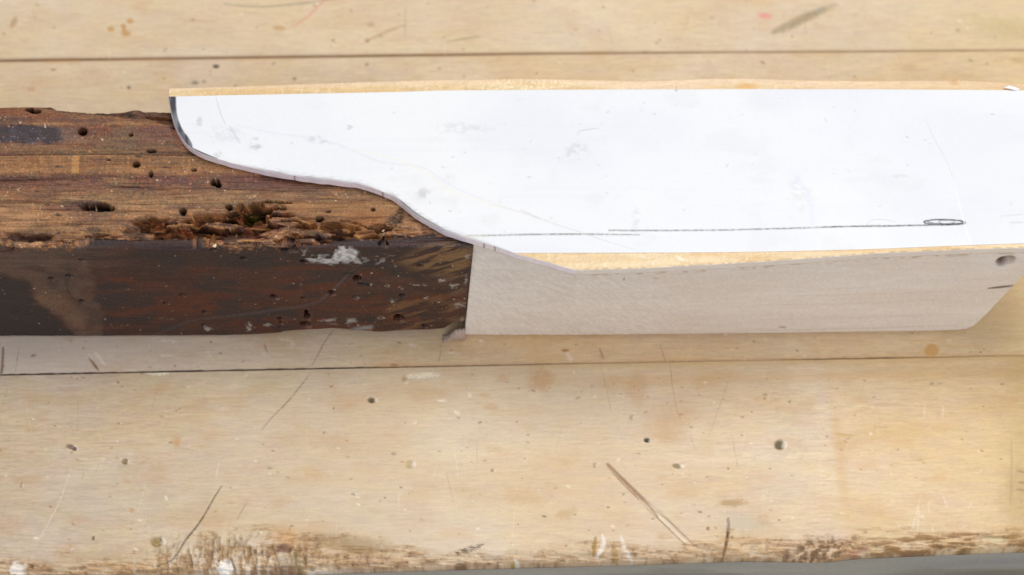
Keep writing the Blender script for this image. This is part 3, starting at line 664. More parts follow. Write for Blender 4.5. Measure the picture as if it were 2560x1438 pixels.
def dark_face(u, v):
    c = np.empty(u.shape + (3,)); c[:] = lin((72, 46, 38))
    st = fbm(u * .006 + v * .002, v * .11, 301, 4); mul(c, 1 + (st - .5) * .8); s2 = fbm(u * .02 + 2 * st, v * .30, 302, 3); mul(c, 1 + (s2 - .5) * .7)
    mo = fbm(u * .03, v * .06, 303, 4); mul(c, 1 + (mo - .5) * .55)
    fm = fbm(u * .2, v * .34, 331, 2); mul(c, 1 + (fm - .5) * .7)
    rd = fbm(u * .01, v * .07, 307, 4); mix(c, (116, 54, 28), band(rd, .50, .74) * .42 * band(u, 150, 300))
    rw = np.exp(-((v - 745 - 20 * np.sin(u * .006)) / 50) ** 2); mix(c, (104, 50, 30), rw * band(u, 230, 420) * band(u, 950, 800) * .35)
    bl = fbm(u * .014, v * .05, 311, 3); mix(c, (44, 40, 44), band(bl, .54, .68) * .6)
    mix(c, (46, 36, 36), band(v, 690, 640) * .45)
    # lighter purplish patch left, dark lobe below it
    pa = inpoly(u + (mo - .5) * 30, v + (st - .5) * 20, [(-50, 640), (40, 628), (200, 640), (225, 660), (236, 720), (252, 780), (262, 845), (190, 850), (165, 800), (120, 770), (90, 745), (70, 700), (-50, 670)], 9)
    mix(c, (128, 102, 86), pa * (.26 + .24 * band(fbm(u * .022, v * .045, 315, 4), .38, .60)))
    mix(c, (120, 98, 84), band(v, 700, 640) * band(u, 420, 100) * band(st, .42, .62) * .5); mix(c, (142, 112, 86), pa * inpoly(u, v, [(80, 740), (140, 725), (220, 790), (210, 830), (150, 790), (95, 765)], 12) * .4)
    mix(c, (48, 44, 42), inpoly(u + (mo - .5) * 30, v, [(-80, 690), (60, 700), (90, 755), (150, 800), (180, 850), (-80, 850)], 10) * .75)
    S = (lambda *a, **k: stroke(u, v, *a, **k)); B = (lambda *a, **k: spot(u, v, *a, **k))
    mix(c, (70, 52, 46), S([(170, 655), (174, 690), (164, 705), (172, 735), (190, 752), (205, 758)], 3.5, 2.5, rough=.4) * .8)
    mix(c, (96, 78, 66), S([(0, 640), (120, 634), (220, 632)], 6, 5, rough=.3) * .5)
    # tan worn grain right
    g = fbm(u * .02 + v * .012, v * .14 + u * .035, 321, 4)
    ta = inpoly(u, v, [(1000, 655), (1060, 618), (1130, 606), (1182, 625), (1170, 690), (1110, 690), (1060, 680)], 18)
    mix(c, (150, 116, 82), ta * band(g, .40, .62) * .8); tb = inpoly(u, v, [(955, 770), (1010, 742), (1100, 738), (1160, 770), (1150, 800), (1060, 790), (980, 790)], 16); mix(c, (136, 98, 66), tb * band(g, .44, .64) * .7)
    tc = inpoly(u, v, [(900, 815), (960, 810), (1100, 800), (1000, 832), (930, 832)], 8); mix(c, (140, 100, 74), tc * band(g, .42, .62) * .7)
    mix(c, (120, 92, 74), inpoly(u, v, [(1095, 700), (1150, 690), (1172, 740), (1160, 820), (1120, 800), (1130, 745)], 10) * band(g, .45, .65) * .6)
    # white paint smear and its fringes
    wn = fbm(u * .035, v * .07, 331, 4)
    wh = fbm(u * .10, v * .16, 336, 3)
    uw = u + (wn - .5) * 40 + (wh - .5) * 16; vw = v + (wn - .5) * 18 + (wh - .5) * 12
    wp = inpoly(uw, vw, [(838, 634), (852, 624), (872, 620), (888, 626), (896, 644), (902, 656), (880, 660), (850, 660), (820, 662), (832, 646)], 5)
    wl_ = inpoly(uw, vw, [(764, 642), (800, 646), (836, 642), (850, 660), (820, 664), (785, 658), (770, 652)], 5)
    mix(c, (240, 238, 234), wp * (0.55 + .45 * band(wh, .35, .55))); mix(c, (214, 210, 206), wl_ * band(wh, .38, .58) * .85)
    mix(c, (190, 186, 182), inpoly(uw, vw, [(756, 624), (776, 620), (786, 630), (770, 640)], 4) * band(wh, .42, .6) * .7)
    mix(c, (176, 172, 170), inpoly(u, v, [(896, 640), (985, 640), (975, 662), (910, 664)], 8) * band(fbm(u * .07, v * .2, 335, 3), .58, .70) * .6)
    wq = inpoly(u + (wn - .5) * 20, v + (wn - .5) * 8, [(800, 802), (840, 797), (890, 797), (895, 806), (850, 812), (810, 808)], 4); mix(c, (176, 172, 166), wq * band(wn, .40, .56) * .85)
    wr = inpoly(u + (wn - .5) * 20, v, [(880, 822), (905, 815), (932, 814), (928, 822), (900, 826)], 4); mix(c, (168, 168, 168), wr * .75)
    for x, y, rx, ry, k in ((955, 795, 9, 4, .7), (522, 822, 10, 5, .7), (622, 818, 7, 9, .75), (670, 812, 9, 3, .5), (1108, 701, 8, 6, .7), (1133, 716, 10, 7, .6), (1042, 713, 7, 2.5, .8), (1153, 762, 12, 6, .7), (1000, 722, 6, 4, .6), (968, 714, 5, 3, .6),
                            (980, 752, 5, 4, .5), (896, 813, 3, 3, .9), (893, 745, 8, 4, .5), (1068, 745, 6, 4, .6), (1062, 712, 4, 2, .6), (695, 745, 3, 3, .7), (926, 712, 4, 3, .9), (984, 665, 6, 3, .4), (1165, 700, 4, 9, .6), (1155, 800, 5, 9, .5), (1024, 710, 5, 3, .5), (415, 797, 12, 3, .35), (1170, 640, 6, 5, .5)):
        mix(c, (196, 190, 178), B(x, y, rx * 1.1, ry, 0, .55, 1.1, x) * k * band(vn(u * .22, v * .4, 71), .30, .62))
    # curved greyish crack
    for pts, w, k in (([(935, 640), (890, 668), (850, 706), (820, 738), (790, 757), (750, 768), (700, 772), (640, 783), (560, 792), (480, 800), (430, 820), (380, 840)], 3.2, .38), ([(870, 688), (840, 720), (806, 746)], 2.5, .45)):
        mix(c, (104, 98, 100), stroke(u, v, pts, w, 3, rough=.35) * k)
    mul(c, np.full(u.shape, .80)); lum = c.mean(-1, keepdims=True); c[:] = np.clip(lum + (c - lum) * 1.15, 0, 1)
    dz = np.zeros(u.shape)
    m = S([(895, 709), (922, 713)], 4, 1.6); mix(c, (14, 8, 7), m * .95); dz -= m * .001
    m = S([(855, 682), (885, 684)], 3, 1.6, rough=.2); mix(c, (28, 14, 11), m * .85)
    for x, y, rx, ry in ((203, 650, 7, 3.5), (127, 697, 7, 3.5), (172, 690, 9, 3.5), (203, 753, 6.5, 3.5), (455, 738, 8, 3.5), (411, 758, 4, 2.5), (508, 780, 6, 4), (511, 814, 7, 4), (684, 742, 9, 5), (608, 646, 7, 3.5), (716, 624, 22, 6),
                         (759, 654, 9, 4), (892, 697, 9, 7), (1050, 665, 9, 4), (889, 742, 7, 3), (1005, 739, 7, 4), (757, 745, 5, 3), (828, 732, 9, 5), (997, 795, 12, 8), (1062, 815, 6, 3.5), (700, 797, 7, 4), (702, 806, 5, 3),
                         (767, 790, 7, 8), (762, 811, 12, 6), (765, 780, 4, 4), (530, 622, 9, 5), (958, 612, 9, 7), (700, 818, 4, 2)):
        m = B(x, y, rx, ry, 0, .22, .2, x); mix(c, (8, 6, 6), m); dz -= m * .0028
        mix(c, (150, 120, 100), B(x + rx * .9, y + ry * 1.1, rx * .5, ry * .5, 0, .6, .5) * .4)
    r = np.random.default_rng(6)
    for k in range(300):
        cx, cy = r.uniform(0, 1170), r.uniform(625, 842); s = r.uniform(.7, 1.7)
        if r.random() < .45 and cx < 700: continue
        mix(c, [(190, 176, 160), (140, 120, 110), (150, 96, 66)][r.integers(3)], spot(u, v, cx, cy, s * r.uniform(.8, 2), s, 0, .5) * r.uniform(.3, .9))
    dz += (st - .5) * .00022 + (mo - .5) * .00016
    return c, dz

# where the dark face begins in the photograph
def old_tone(u, v, top):
    ct, dt = old_top(u, v); cf, df = dark_face(u, v)
    w = fbm(u * .03, v * .06, 401, 3) - .5
    w2 = fbm(u * .07, v * .16, 403, 4) - .5; m = sst((v + w * 20 + w2 * 22 - interp(u, ARR)) / 5 + .5)
    sp = np.exp(-((v - interp(u, ARR) + 26) / 26) ** 2) * band(fbm(u * .018, v * .05, 405, 4), .52, .62) * (v < interp(u, ARR) + 4); mix(ct, (58, 42, 36), sp * .75)
    c = ct * (1 - m)[..., None] + cf * m[..., None]
    if top: d = dt
    else: d = df + (1 - m) * dt * .4
    return c, d, m
cT, dT, mT = old_tone(ut, vt, True); cF, dF_, mF = old_tone(uf, vf, False)
# displacement and rounded arris
dist = (TY - (yFr[:, None]))                                       # distance from the front edge on the top
edge_wob = (fbm(ut * .02, ut * 0 + 3, 411, 4) - .5)
rA = 0.0011 + 0.0012 * np.clip(fbm(ut * .015, ut * 0 + 8, 413, 3) - .35, 0, 1)
dT = dT * (0.25 + 0.75 * band(dist, 0.0, 0.0040)) 
na = 0.0009 + 0.0020 * band(fbm(ut * .007, ut * 0 + 8, 413, 5), .40, .75); nb = 0.0009 + 0.0020 * band(fbm(uf * .007, uf * 0 + 8, 413, 5), .40, .75)
PT[..., 2] += dT + arris(np.maximum(dist, 0), na) + arris(np.maximum(yBk[:, None] - TY, 0), 0.0012)
hidden = ut > 1150
dzf = HT - PF[..., 2]
PF[..., :] += FN * (dF_ + arris(np.maximum(dzf, 0), nb) + arris(np.maximum(PF[..., 2] - zfoot[:, None], 0), 0.0008))[..., None]
PT = PT[:, :-1]; cT = cT[:, :-1]
# join rows: top (back->front), arris point, front face, foot, back
foot = PF[:, -1:].copy(); foot[..., 2] = np.maximum(foot[..., 2], .0002); foot -= FN * 0.002; foot2 = foot - FN * 0.002; foot2[..., 2] = 0.00005
bk = PT[:, :1].copy(); bk[..., 2] = 0.00005; bk[..., 1] += 0.0005
bk2 = PT[:, :1].copy(); bk2[..., 2] -= 0.004; bk2[..., 1] -= 0.0012
P = np.concatenate([PT, PF[:, 1:], foot, foot2, bk, bk2], 1)
c = np.concatenate([cT, cF[:, 1:], cF[:, -1:], cF[:, -1:], cT[:, :1], cT[:, :1]], 1)
# square the hidden end so that it butts the new block
pt = pit_of(dT)[:, :-1]; pf = pit_of(dF_)[:, 1:]
pit = np.concatenate([pt, pf, pf[:, -1:] * 0, pf[:, -1:] * 0, pt[:, :1] * 0, pt[:, :1] * 0], 1)
timber = ring_solid("old_timber", P, M_OLD, None, c, {"pit": pit})
tag(timber, "old dark brown timber riddled with worm holes, white paint smear on its front face", "timber")

# ================================================================== NEW WOOD: board and block
CURVE = [(422, 242), (427, 272), (433.5, 298), (442, 321), (456, 346), (470, 363), (481, 371), (500, 382), (522, 391), (542, 398), (578, 407), (634, 420.5), (689, 431), (734, 438.5), (787, 446), (856, 454), (898, 459.5),
         (926, 466.5), (957, 478), (989, 494), (1009, 509), (1034, 530), (1059, 547), (1087, 563.5), (1120, 580), (1156, 592), (1184, 600), (1226, 612), (1268, 626), (1297, 635.5), (1339, 648), (1395, 662), (1443, 675)]
BFRONT = [(1443, 675), (1600, 670), (1750, 662.5), (1900, 654), (2060, 642.5), (2200, 632.5), (2400, 623.5), (2560, 619), (2800, 612)]
BBACK = [(418, 222), (600, 217), (800, 209.5), (1000, 203), (1100, 200.5), (1300, 198), (1420, 199), (1500, 201), (1600, 203.5), (1700, 200.5), (1760, 197.5), (1850, 196.5), (2000, 201), (2200, 203), (2400, 201.5), (2480, 205), (2560, 210), (2800, 214)]
TFRONT_END = [(1285, 632), (1500, 631.5), (1700, 631), (1900, 629), (2060, 625.5), (2200, 621.5), (2330, 616), (2450, 611.5), (2560, 608), (2800, 600)]
TBACK = [(425, 242), (540, 239), (800, 234), (1000, 230), (1100, 226.5), (1500, 224), (1900, 223), (2200, 223.5), (2560, 226), (2800, 229)]
HB = HT + BT; HC = HB + CT
def resample(pts, step):
    p = np.array(pts, float); L = np.concatenate([[0], np.cumsum(np.hypot(*np.diff(p, axis=0).T))])
    n = max(2, int(L[-1] / step)); s = np.linspace(0, L[-1], n)
    return np.stack([np.interp(s, L, p[:, 0]), np.interp(s, L, p[:, 1])], -1)
def smooth(a, n=9):
    k = np.ones(n) / n; b = a.copy()
    for i in range(a.shape[1]):
        pad = np.concatenate([np.full(n // 2, a[0, i]), a[:, i], np.full(n // 2, a[-1, i])]); b[:, i] = np.convolve(pad, k, 'valid')
    b[0] = a[0]; b[-1] = a[-1]; return b
def slab(name, front_px, back_px, z0, z1, step, vrows, paint, mat, parent, rb=0.00012, side=None, tilt=0.0):
    Fp = on_z(front_px[:, 0], front_px[:, 1], z1)
    pb = np.array(back_px, float); uu = np.linspace(pb[0, 0] - 60, pb[-1, 0], 1500); Pb = on_z(uu, np.interp(uu, pb[:, 0], pb[:, 1]), z1)
    yb_ = np.interp(Fp[:, 0], Pb[:, 0], Pb[:, 1]); yb_ = np.maximum(yb_, Fp[:, 1] + 1e-5)
    Y = yb_[:, None] * (1 - vrows) + Fp[:, 1:2] * vrows
    top = np.stack([np.repeat(Fp[:, :1], len(vrows), 1), Y, np.full(Y.shape, z1)], -1)
    u, v = proj(top); c, dz = paint(u, v); top[..., 2] += dz
    # direction of the rim, for a tiny round-over
    t = np.gradient(Fp[:, :2], axis=0); t /= np.linalg.norm(t, axis=1)[:, None] + 1e-12
    nrm = np.stack([t[:, 1], -t[:, 0], 0 * t[:, 0]], -1)
    rimf = [];
    zz = np.linspace(z1 - rb * .6, z0, 9)
    for z in zz:
        q = Fp + nrm * (rb + tilt * (z1 - z) / (z1 - z0)); q = q.copy(); q[:, 2] = z; rimf.append(q[:, None])
    bkp = []
    for z in (z0, z1 - rb * .6):
        q = np.stack([Fp[:, 0], yb_ + rb, np.full(len(Fp), z)], -1); bkp.append(q[:, None])
    P = np.concatenate([top] + rimf + bkp, 1)
    uu_, vv_ = proj(np.concatenate(rimf, 1)); cs = side(uu_, vv_) if side else np.repeat(c[:, -1:], 9, 1)
    C = np.concatenate([c, cs, c[:, :1], c[:, :1]], 1)
    return ring_solid(name, P, mat, parent, C)

def yellow(u, v):
    c = np.empty(u.shape + (3,)); c[:] = lin((232, 203, 155))
    a = fbm(u * .009, v * .08, 501, 4); mix(c, (224, 182, 120), band(a, .48, .68) * .55); mix(c, (242, 218, 176), band(a, .46, .32) * .5)
    gl = fbm(u * .012, v * .30, 503, 3); mul(c, 1 + (gl - .5) * .12)
    f = fbm(u * .10, v * .05, 505, 3); mul(c, 1 + (f - .5) * .12)
    s = vn(u * .35, v * .12, 507); mix(c, (255, 244, 216), band(s, .84, .96) * .45)
    # rear strip: paler pink band along the very edge
    bd = interp(u, BBACK) + interp(u, [(400, 4), (900, 10), (1400, 8), (1700, 30), (1850, 8), (1880, 12), (2150, 22), (2350, 12), (2560, 14)])
    pk = sst((bd - v) / 5 + .5) * (v < 400)
    mix(c, (238, 208, 172), pk * .7)
    mix(c, (226, 168, 90), spot(u, v, 1868, 218, 26, 9, 0, .5, .4) * .7); mix(c, (214, 160, 110), spot(u, v, 2385, 207, 12, 7, 20, .5, .4) * .6)
    mix(c, (255, 236, 190), (v < 400) * band(u, 1180, 1260) * band(u, 1440, 1380) * band(vn(u * .33, v * .28, 509), .5, .9) * .8)  # glints on the rear strip, painted as pale flecks
    mix(c, (208, 170, 128), stroke(u, v, [(1690, 223), (1692, 212)], 2, 1.5) * .6)
    mix(c, (216, 170, 112), (v < 400) * band(u, 1950, 2600) * .35)
    mix(c, (250, 240, 220), stroke(u, v, [(1690, 640), (1708, 650)], 3, 2, rough=.3) * .8)
    # broken brown line along the front lip
    lip = interp(u, BFRONT) - v
    mix(c, (150, 118, 80), (u > 1440) * (v > 400) * sst((3.5 - lip) / 3) * band(vn(u * .12, v * .1, 9), .35, .6) * .6)
    dz = (f - .5) * .00012 + (a - .5) * .0001
    return c, dz
def pinkside(u, v):
    c = np.empty(u.shape + (3,)); c[:] = lin((250, 238, 242))
    n_ = fbm(u * .05, v * .12, 511, 3); mul(c, 1 + (n_ - .5) * .12)
    wl = (u > 1442); mix(c, (240, 229, 216), wl * 1.0)
    mix(c, (250, 236, 214), (u < 430) * 1.0)
    for x in (737, 957, 1210, 1237): mix(c, (150, 112, 100), band(np.abs(u - x), 3, 1) * .8)
    return c
block = empty("replacement_block", tuple(float(a) for a in on_z(np.array(1900.), np.array(838.), 0)))
tag(block, "new pale wood block with yellow top, fitted against the end of the dark timber", "wood block")
BL = np.array(block.location)
curve = smooth(resample(CURVE, 2.2), 9)
curve[:, 1] += (vn(curve[:, 0] * .045, curve[:, 0] * 0, 801) - .5) * 2.4 * band(curve[:, 0], 480, 520)
fp = np.concatenate([curve, resample(BFRONT, 3.0)[1:]])
fp = fp[np.concatenate([[True], np.diff(fp[:, 0]) > 0.02])]
vr = seg([(0, .14, .005), (.14, .80, .06), (.80, 1, .0045)])
def fix_parent(o, p):
    o.matrix_parent_inverse = p.matrix_world.inverted() if False else Matrix.Translation(-p.location)
board = slab("top_board", fp, BBACK, HT + 0.00003, HB, 2, vr, yellow, M_NEWTOP, block, side=pinkside, tilt=0.00015); fix_parent(board, block)

# block body: front face follows the board's front edge at the top and a straight line on the bench at the foot
bot = [(1161, 843.5), (1400, 842), (1700, 840), (2000, 836.5), (2250, 833.5), (2340, 832), (2390, 830.5), (2416, 828), (2432, 821), (2446, 810), (2472, 784), (2500, 753), (2528, 722.5), (2560, 688), (2610, 640)]
U = seg([(0, 1, 1 / 760.)])
ub = interp(U, [(0, 1161), (.92, 2420), (1, 2610)]); vb = interp(ub, bot)
# top edge (under the board)
pcur = np.concatenate([np.array(CURVE), np.array(BFRONT)[1:]])
utop = interp(U, [(0, 1184), (.195, 1443), (.92, 2400), (1, 2625)])
Ctop = on_z(np.interp(utop, pcur[:, 0], pcur[:, 0]), np.interp(utop, pcur[:, 0], pcur[:, 1]), HB); Ctop[:, 2] = HT
# smooth the dip a touch and keep it just inside the board
Ctop[:, 1] += 0.00012
# foot: nominal straight foot line on the bench
w0 = on_z(np.array(1161.), np.array(843.5), 0); w1 = on_z(np.array(2340.), np.array(832.), 0)
t0 = Ctop[0]
Cbot = np.zeros_like(Ctop); tt = U
ffoot = w0 + (w1 - w0) * 0
dirf = (w1 - w0) / (w1[0] - w0[0])
rv = seg([(0, 1, 1 / 170.)])
Cb = []
for i in range(len(U)):
    # foot point: on the ruled surface between the top edge and the straight foot line
    if ub[i] <= 2340:
        Cb.append(on_z(np.array(ub[i]), np.array(vb[i]), 0))
    else:
        # vertical-ish plane through the foot line, leaning to meet the top edge
        a = w0; d1 = dirf / np.linalg.norm(dirf); tp = Ctop[-1]; n_ = np.cross(d1, tp - a); n_ /= np.linalg.norm(n_)
        Cb.append(on_plane(np.array(ub[i]), np.array(vb[i]), n_, a))
Cb = np.array(Cb); Cb[:, 2] = np.clip(Cb[:, 2], 0, HT - .0005)
ease = rv ** 0.9
Pf = Ctop[:, None] * (1 - rv)[None, :, None] + Cb[:, None] * rv[None, :, None]
# bulge follows the lip mostly in the upper half
uF, vF = proj(Pf)
def block_tone(u, v):
    c = np.empty(u.shape + (3,)); c[:] = lin((240, 232, 222))
    a = fbm(u * .004, v * .02, 601, 3); mix(c, (236, 222, 206), band(a, .45, .7) * .4)
    g = fbm(u * .003 + 4, v * .09, 603, 4); mul(c, 1 + (g - .5) * .06); g5 = fbm(u * .02, v * .30, 604, 3); mul(c, 1 + (g5 - .5) * .06); g6 = fbm(u * .25, v * .3, 605, 2); mul(c, 1 + (g6 - .5) * .14)
    d = fbm((u * .8 + v * .9) * .055, (v * .9 - u * .5) * .22, 607, 3); mul(c, 1 + (d - .5) * .16 * band(u, 1900, 1500))
    S = (lambda *a, **k: stroke(u, v, *a, **k)); B = (lambda *a, **k: spot(u, v, *a, **k))
    mix(c, (104, 82, 72), S([(2470, 721), (2500, 718), (2536, 714)], 2.6, 1.4) * .9)
    for y, k in ((820, .35), (793, .22), (757, .2), (735, .2)):
        mix(c, (190, 160, 130), S([(1900, y + 6), (2150, y + 2), (2400, y - 8)], 1.6, 2, rough=.6) * k)
    mix(c, (170, 130, 110), B(1956, 818, 10, 2.5, 5) * .6); mix(c, (150, 122, 98), B(1560, 698, 2.5, 4) * .6); mix(c, (176, 138, 108), B(1640, 696, 8, 2) * .4)
    mix(c, (200, 158, 118), B(1645, 672, 12, 5) * .5)
    lip = v - interp(u, BFRONT)
    n_ = vn(u * .07, v * .2, 609); mix(c, (172, 138, 92), (u > 1445) * sst((22 - lip) / 12) * band(n_, .5, .75) * .55)
    for x, y in ((1940, 658), (1957, 656), (2003, 659), (2010, 655), (1470, 684)): mix(c, (246, 222, 196), B(x, y, 4, 2.5, 0, .5, .4) * .8)
    hole = B(2515, 652, 21, 9.5, -14, .3, .08)
    mix(c, (176, 128, 76), hole * .5); mix(c, (86, 50, 24), B(2506, 653, 15, 11, -14, .4, .1)); mix(c, (232, 216, 200), B(2530, 655, 8, 6, 0, .5) * .6)  # brown wood inside; shaded left and lit right wall painted in
    mix(c, (150, 120, 92), band(u, 1172, 1160) * 0)
    return c, -hole * .0025 + (d - .5) * .00016 * band(u, 2000, 1500) + (g - .5) * .0001
cB, dB_ = block_tone(uF, vF)
nfb = np.array([dirf[1], -dirf[0], 0]); nfb /= np.linalg.norm(nfb)
Pf = Pf + nfb * dB_[..., None]
# tiny round at the foot
Pf += -nfb * (np.clip(1 - (1 - rv) * HT / .0014, 0, 1) ** 2 * .0020)[None, :, None]
Cb2 = Pf[:, -1]
byk = on_z(np.array([1184., 2625.]), np.array([212., 222.]), HB)
yB = np.interp(Ctop[:, 0], byk[:, 0], byk[:, 1]) - .0003
bot_b = np.stack([Cb2[:, 0], yB, np.maximum(Cb2[:, 2], .00005)], -1); top_b = np.stack([Ctop[:, 0], yB, np.full(len(U), HT)], -1)
P = np.concatenate([Pf, bot_b[:, None], top_b[:, None]], 1); P[..., 2] = np.maximum(P[..., 2], .00005)
P -= 0
C = np.concatenate([cB, cB[:, -1:], cB[:, :1]], 1)
body = ring_solid("body", P, M_NEW, block, C); fix_parent(body, block)

# ================================================================== WHITE CARD
TF = np.concatenate([np.array(CURVE[:30]), np.array(TFRONT_END)[1:]])
cut = curve[curve[:, 0] < 1285]
tf = np.concatenate([cut, resample([tuple(cut[-1] + [2, 0.4])] + TFRONT_END[1:], 2.4)])
tf = tf[np.concatenate([[True], np.diff(tf[:, 0]) > 0.02])]
def card(u, v):
    c = np.empty(u.shape + (3,)); c[:] = lin((238, 239, 241))
    a = fbm(u * .003, v * .006, 701, 3); mix(c, (231, 233, 238), band(a, .5, .7) * .6); mix(c, (243, 243, 242), band(a, .46, .3) * .5)
    s = fbm(u * .01, v * .02, 703, 4); mix(c, (226, 225, 225), band(s, .60, .78) * .25); pf_ = fbm(u * .15, v * .15, 721, 3); mul(c, 1 + (pf_ - .5) * .03)
    S = (lambda *a, **k: stroke(u, v, *a, **k)); B = (lambda *a, **k: spot(u, v, *a, **k))
    # graphite band along the left end
    inner = [(424, 240), (440, 242), (440.5, 262), (442, 282), (446, 300), (452, 316), (461, 331), (473, 346), (480, 360), (482, 372), (520, 391), (542, 398), (500, 386), (470, 366), (440, 325), (424, 285), (416, 242)]
    gr = fbm(u * .12, v * .03, 707, 3)
    m = inpoly(u, v, inner, 2.2); mix(c, (84, 82, 92), m * (0.75 + .4 * gr)); mix(c, (40, 38, 42), m * band(gr, .5, .7) * .5)
    mix(c, (52, 50, 54), S([(480, 370), (500, 380), (522, 389.5), (543, 397)], 2.2, 1.2) * .85)
    # graphite along the curved rim
    dc, sc = dpoly(u, v, curve[::6], 30)
    k = interp(u, [(540, 0), (600, .15), (660, .45), (700, .65), (730, .2), (770, .6), (820, .5), (900, .35), (960, .1), (985, .6), (1005, .95), (1060, .85), (1100, .75), (1140, .5), (1200, .35), (1240, .1), (1290, 0)])
    mix(c, (92, 86, 84), (1 - sst((dc - 1) / 5)) * k * (dc < 30))
    mix(c, (120, 116, 112), np.exp(-((dc - 7) / 4) ** 2) * k * .35 * (dc < 30) * band(vn(u * .1, v * .4, 3), .4, .7))
    # pencil line along the lower part
    P1 = [(1165, 589), (1240, 588.5), (1290, 587), (1350, 586), (1440, 585.5), (1500, 586), (1600, 587)]
    mix(c, (140, 138, 132), S(P1, 2.2, 1.3, rough=.45) * .9); mix(c, (226, 220, 200), S([(1150, 592), (1220, 592)], 3.5, 2.5, rough=.4) * .6)
    P2 = [(1523, 576), (1620, 576.5), (1700, 576), (1800, 575.5), (1880, 573.5), (1960, 571.5), (2060, 568), (2140, 566), (2220, 565), (2300, 563.5), (2350, 562), (2414, 558)]
    mix(c, (98, 98, 100), S(P2, 1.8, 1.3, ends=False, rough=.5) * .8)
    mix(c, (60, 60, 64), S(P2[6:], 1.6, 1.2, ends=False, rough=.5) * .7)
    # flat loop at the right end
    th = np.linspace(0, 2 * math.pi, 40)
    for cx, cy, rx, ry, a_, k_ in ((2361, 556, 52, 7, .5, .9), (2364, 554.5, 46, 5.5, 1.2, .75), (2350, 555, 38, 5, -.5, .6), (2380, 556, 33, 5.5, 1.0, .6)):
        pts = [(cx + rx * math.cos(t), cy + ry * math.sin(t) + a_ * (math.cos(t))) for t in th]
        mix(c, (66, 66, 70), stroke(u, v, pts, 1.3, .9, ends=False, rough=.25) * k_)
    mix(c, (60, 60, 64), S([(2400, 552), (2411, 556), (2408, 561)], 3, 1.4) * .8); mix(c, (60, 60, 64), S([(2309, 556), (2316, 551)], 1.8, 1.2) * .8)
    # smudges, creases, stray marks
    for x, y, rx, ry, ang, k_ in ((640, 362, 17, 14, 0, .55), (874, 317, 11, 7, -35, .45), (1057, 484, 15, 12, 0, .45), (800, 350, 30, 9, 8, .35), (497, 300, 8, 8, 0, .4), (498, 312, 8, 4, 0, .4), (562, 335, 40, 20, 0, .2), (1115, 418, 10, 3, 5, .45),
                                  (1118, 442, 7, 4, 0, .4), (1160, 320, 60, 14, 0, .2), (1440, 380, 30, 22, -20, .28), (1590, 545, 10, 30, 0, .2), (545, 388, 9, 9, 0, .4), (735, 352, 14, 3, -45, .35), (1610, 258, 5, 3, -60, .6), (1604, 275, 6, 2, -70, .35), 
                                  (1397, 395, 2.5, 2, 0, .8), (2312, 295, 2, 2, 0, .7), (1252, 503, 5, 6, 0, .4), (1690, 226, 4, 4, 0, .6), (2268, 413, 3, 3, 0, .6), (1940, 820, 2, 2, 0, .5), (2250, 442, 20, 5, 0, .3), (2000, 480, 25, 40, 0, .15)):
        n_ = fbm(u * .07 + v * .03, v * .12 - u * .04, int(x) % 97, 3)
        mix(c, (150, 148, 150), B(x, y, rx, ry, ang, .6, .4, int(x) % 50) * k_ * .8 * band(n_, .35, .65))
    L1 = [(540, 243), (548, 275), (560, 305), (566, 315)]
    mix(c, (200, 198, 202), S(L1, 1.2, 1.3) * .7); mix(c, (206, 206, 216), S([(575, 318), (592, 345), (600, 358)], 3, 3) * .6)
    mix(c, (206, 210, 222), S([(590, 312), (690, 335), (770, 343), (840, 358), (900, 385), (960, 410), (1060, 415), (1100, 450), (1180, 490), (1230, 505)], 2.2, 3.2, rough=.5) * .35)
    mix(c, (246, 238, 214), S([(880, 372), (1000, 400), (1060, 430), (1110, 470), (1170, 492), (1230, 512), (1290, 530)], 3, 3, rough=.4) * .4)
    mix(c, (206, 200, 196), S([(1230, 510), (1290, 527), (1345, 545), (1400, 565), (1450, 580), (1520, 605), (1600, 628)], 1.2, 1.6, rough=.4) * .55)
    mix(c, (208, 206, 204), S([(1300, 525), (1350, 548)], 3, 2.5, rough=.5) * .6)
    mix(c, (180, 180, 184), S([(1442, 338), (1450, 326), (1470, 324), (1497, 321)], 1.1, 1.3) * .6)
    mix(c, (230, 232, 244), S([(1970, 425), (2005, 460), (2025, 500), (2030, 540), (2034, 570)], 6, 5, rough=.2) * .6)
    mix(c, (206, 206, 210), S([(2312, 297), (2340, 355), (2368, 405), (2385, 450)], .9, 1.2, rough=.4) * .7); mix(c, (246, 247, 250), S([(2390, 470), (2410, 560), (2430, 615)], 1.6, 1.5) * .8)
    mix(c, (188, 188, 192), S([(2500, 541), (2562, 536)], 1.4, 1.6, rough=.3) * .6); mix(c, (180, 180, 184), S([(2522, 557), (2562, 556)], 1.8, 1.6, rough=.3) * .6)
    mix(c, (205, 205, 208), S([(2160, 572), (2172, 553), (2190, 548), (2220, 550), (2240, 556)], 1, 1.2) * .7)
    sl = fbm(u * .002, v * .12, 711, 3); mix(c, (226, 226, 230), band(sl, .6, .8) * .12)
    r = np.random.default_rng(9)
    for k_ in range(70):
        cx, cy = r.uniform(450, 2540), r.uniform(240, 600); s_ = r.uniform(.8, 2.2)
        mix(c, (160, 158, 158), spot(u, v, cx, cy, s_ * r.uniform(1, 4), s_, r.uniform(-60, 60), .6) * r.uniform(.1, .4))
    # paper seam: separate sheet to the right end
    mix(c, (232, 234, 236), sst((u - (2385 + (v - 450) * .27)) / 3 + .5) * (v > 300) * .35)
    return c, np.zeros(u.shape)
vrc = seg([(0, 1, 1 / 210.)])
tmpl = slab("card_template", tf, TBACK, HB + 0.00002, HC, 2, vrc, card, M_CARD, None, rb=0.00005, side=lambda u, v: np.broadcast_to(lin((246, 244, 246)), u.shape + (3,)) * 1.0)
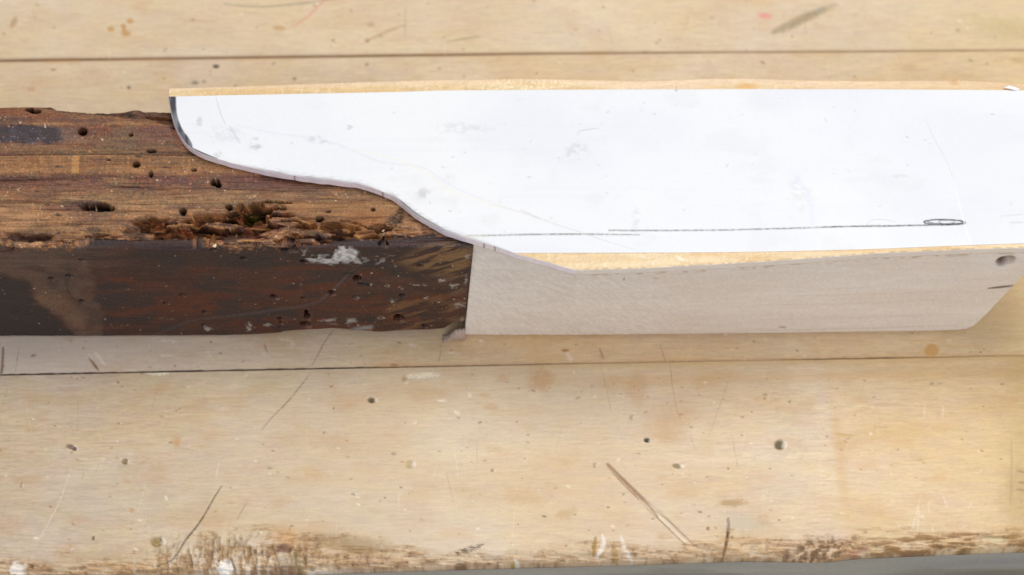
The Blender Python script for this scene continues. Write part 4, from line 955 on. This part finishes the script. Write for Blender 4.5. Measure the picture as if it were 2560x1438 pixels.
tag(tmpl, "white card with wavy left edge and pencil marks, lying on the new wood", "template")

# ================================================================== small loose bits
def chip(name, px, py, z, lx, ly, lz, rot, col, seed, label, group=None):
    r = np.random.default_rng(seed); P0 = on_z(np.array(float(px)), np.array(float(py)), z)
    nx, ns = 9, 8; P = np.zeros((nx, ns, 3))
    for i in range(nx):
        t = i / (nx - 1) * 2 - 1; w = max(.12, (1 - abs(t) ** 2.4)) * (0.8 + .4 * r.random())
        for j in range(ns):
            a = 2 * math.pi * j / ns; rr_ = w * (0.8 + .4 * r.random())
            P[i, j] = (t * lx, math.cos(a) * ly * rr_ + .25 * ly * math.sin(3 * t + seed), (math.sin(a) * .5 + .5) * lz * rr_ + lz * .25 * (1 + math.sin(2.5 * t + seed)))
    a = math.radians(rot); R = np.array([[math.cos(a), -math.sin(a), 0], [math.sin(a), math.cos(a), 0], [0, 0, 1]])
    P = P @ R.T; P[..., 2] -= P[..., 2].min()
    C = np.empty(P.shape); C[:] = lin(col)
    o = ring_solid(name, P, M_NEW, None, C); o.location = tuple(P0)
    tag(o, label, "wood chip" if "chip" in name else "shaving", group); return o
chip("wood_shaving", 2529, 222, HC, .0021, .0006, .0004, -4, (252, 250, 244), 3, "white curled shaving at the rear edge of the card")
chip("wood_chip", 537, 616, HT - .0004, .00055, .0004, .0005, 30, (240, 222, 184), 5, "tiny cream chip on the eaten edge of the old timber")
chip("wood_chip", 958, 578, HT - .0007, .0004, .0003, .0002, 10, (196, 160, 134), 6, "tiny pale pink chip beside the dark hole near the card's curve")
# splintered chip at the lower corner of the old timber
ck = on_plane(np.array(1138.), np.array(826.), FN, F0)
P = np.zeros((24, 10, 3)); rg = np.random.default_rng(12)
for i in range(24):
    t = i / 23; hh = (0.0002 + .0046 * sst(t / .75)) * (0.9 + .2 * rg.random())
    for j in range(10):
        a = 2 * math.pi * j / 10
        P[i, j] = (t * .0056 - .0031, math.cos(a) * .0011 * (.9 + .2 * rg.random()) - .0003, hh * .5 + math.sin(a) * hh * .5)
C = np.empty(P.shape); C[:] = lin((190, 168, 154)); nn = rg.random(P.shape[:2]); P += (rg.random(P.shape) - .5) * .00012
pc = ring_solid("splinter", P, M_NEW, None, C)
pc.location = (float(ck[0]), float(F0[1] + (ck[0] - F0[0]) * AX[1] / AX[0]) - .0002, 0.00002)
tag(pc, "pinkish splinter under the lower corner where the dark timber meets the new block", "splinter")

for o in scene.objects:
    if o.type == 'MESH': o.data.update()
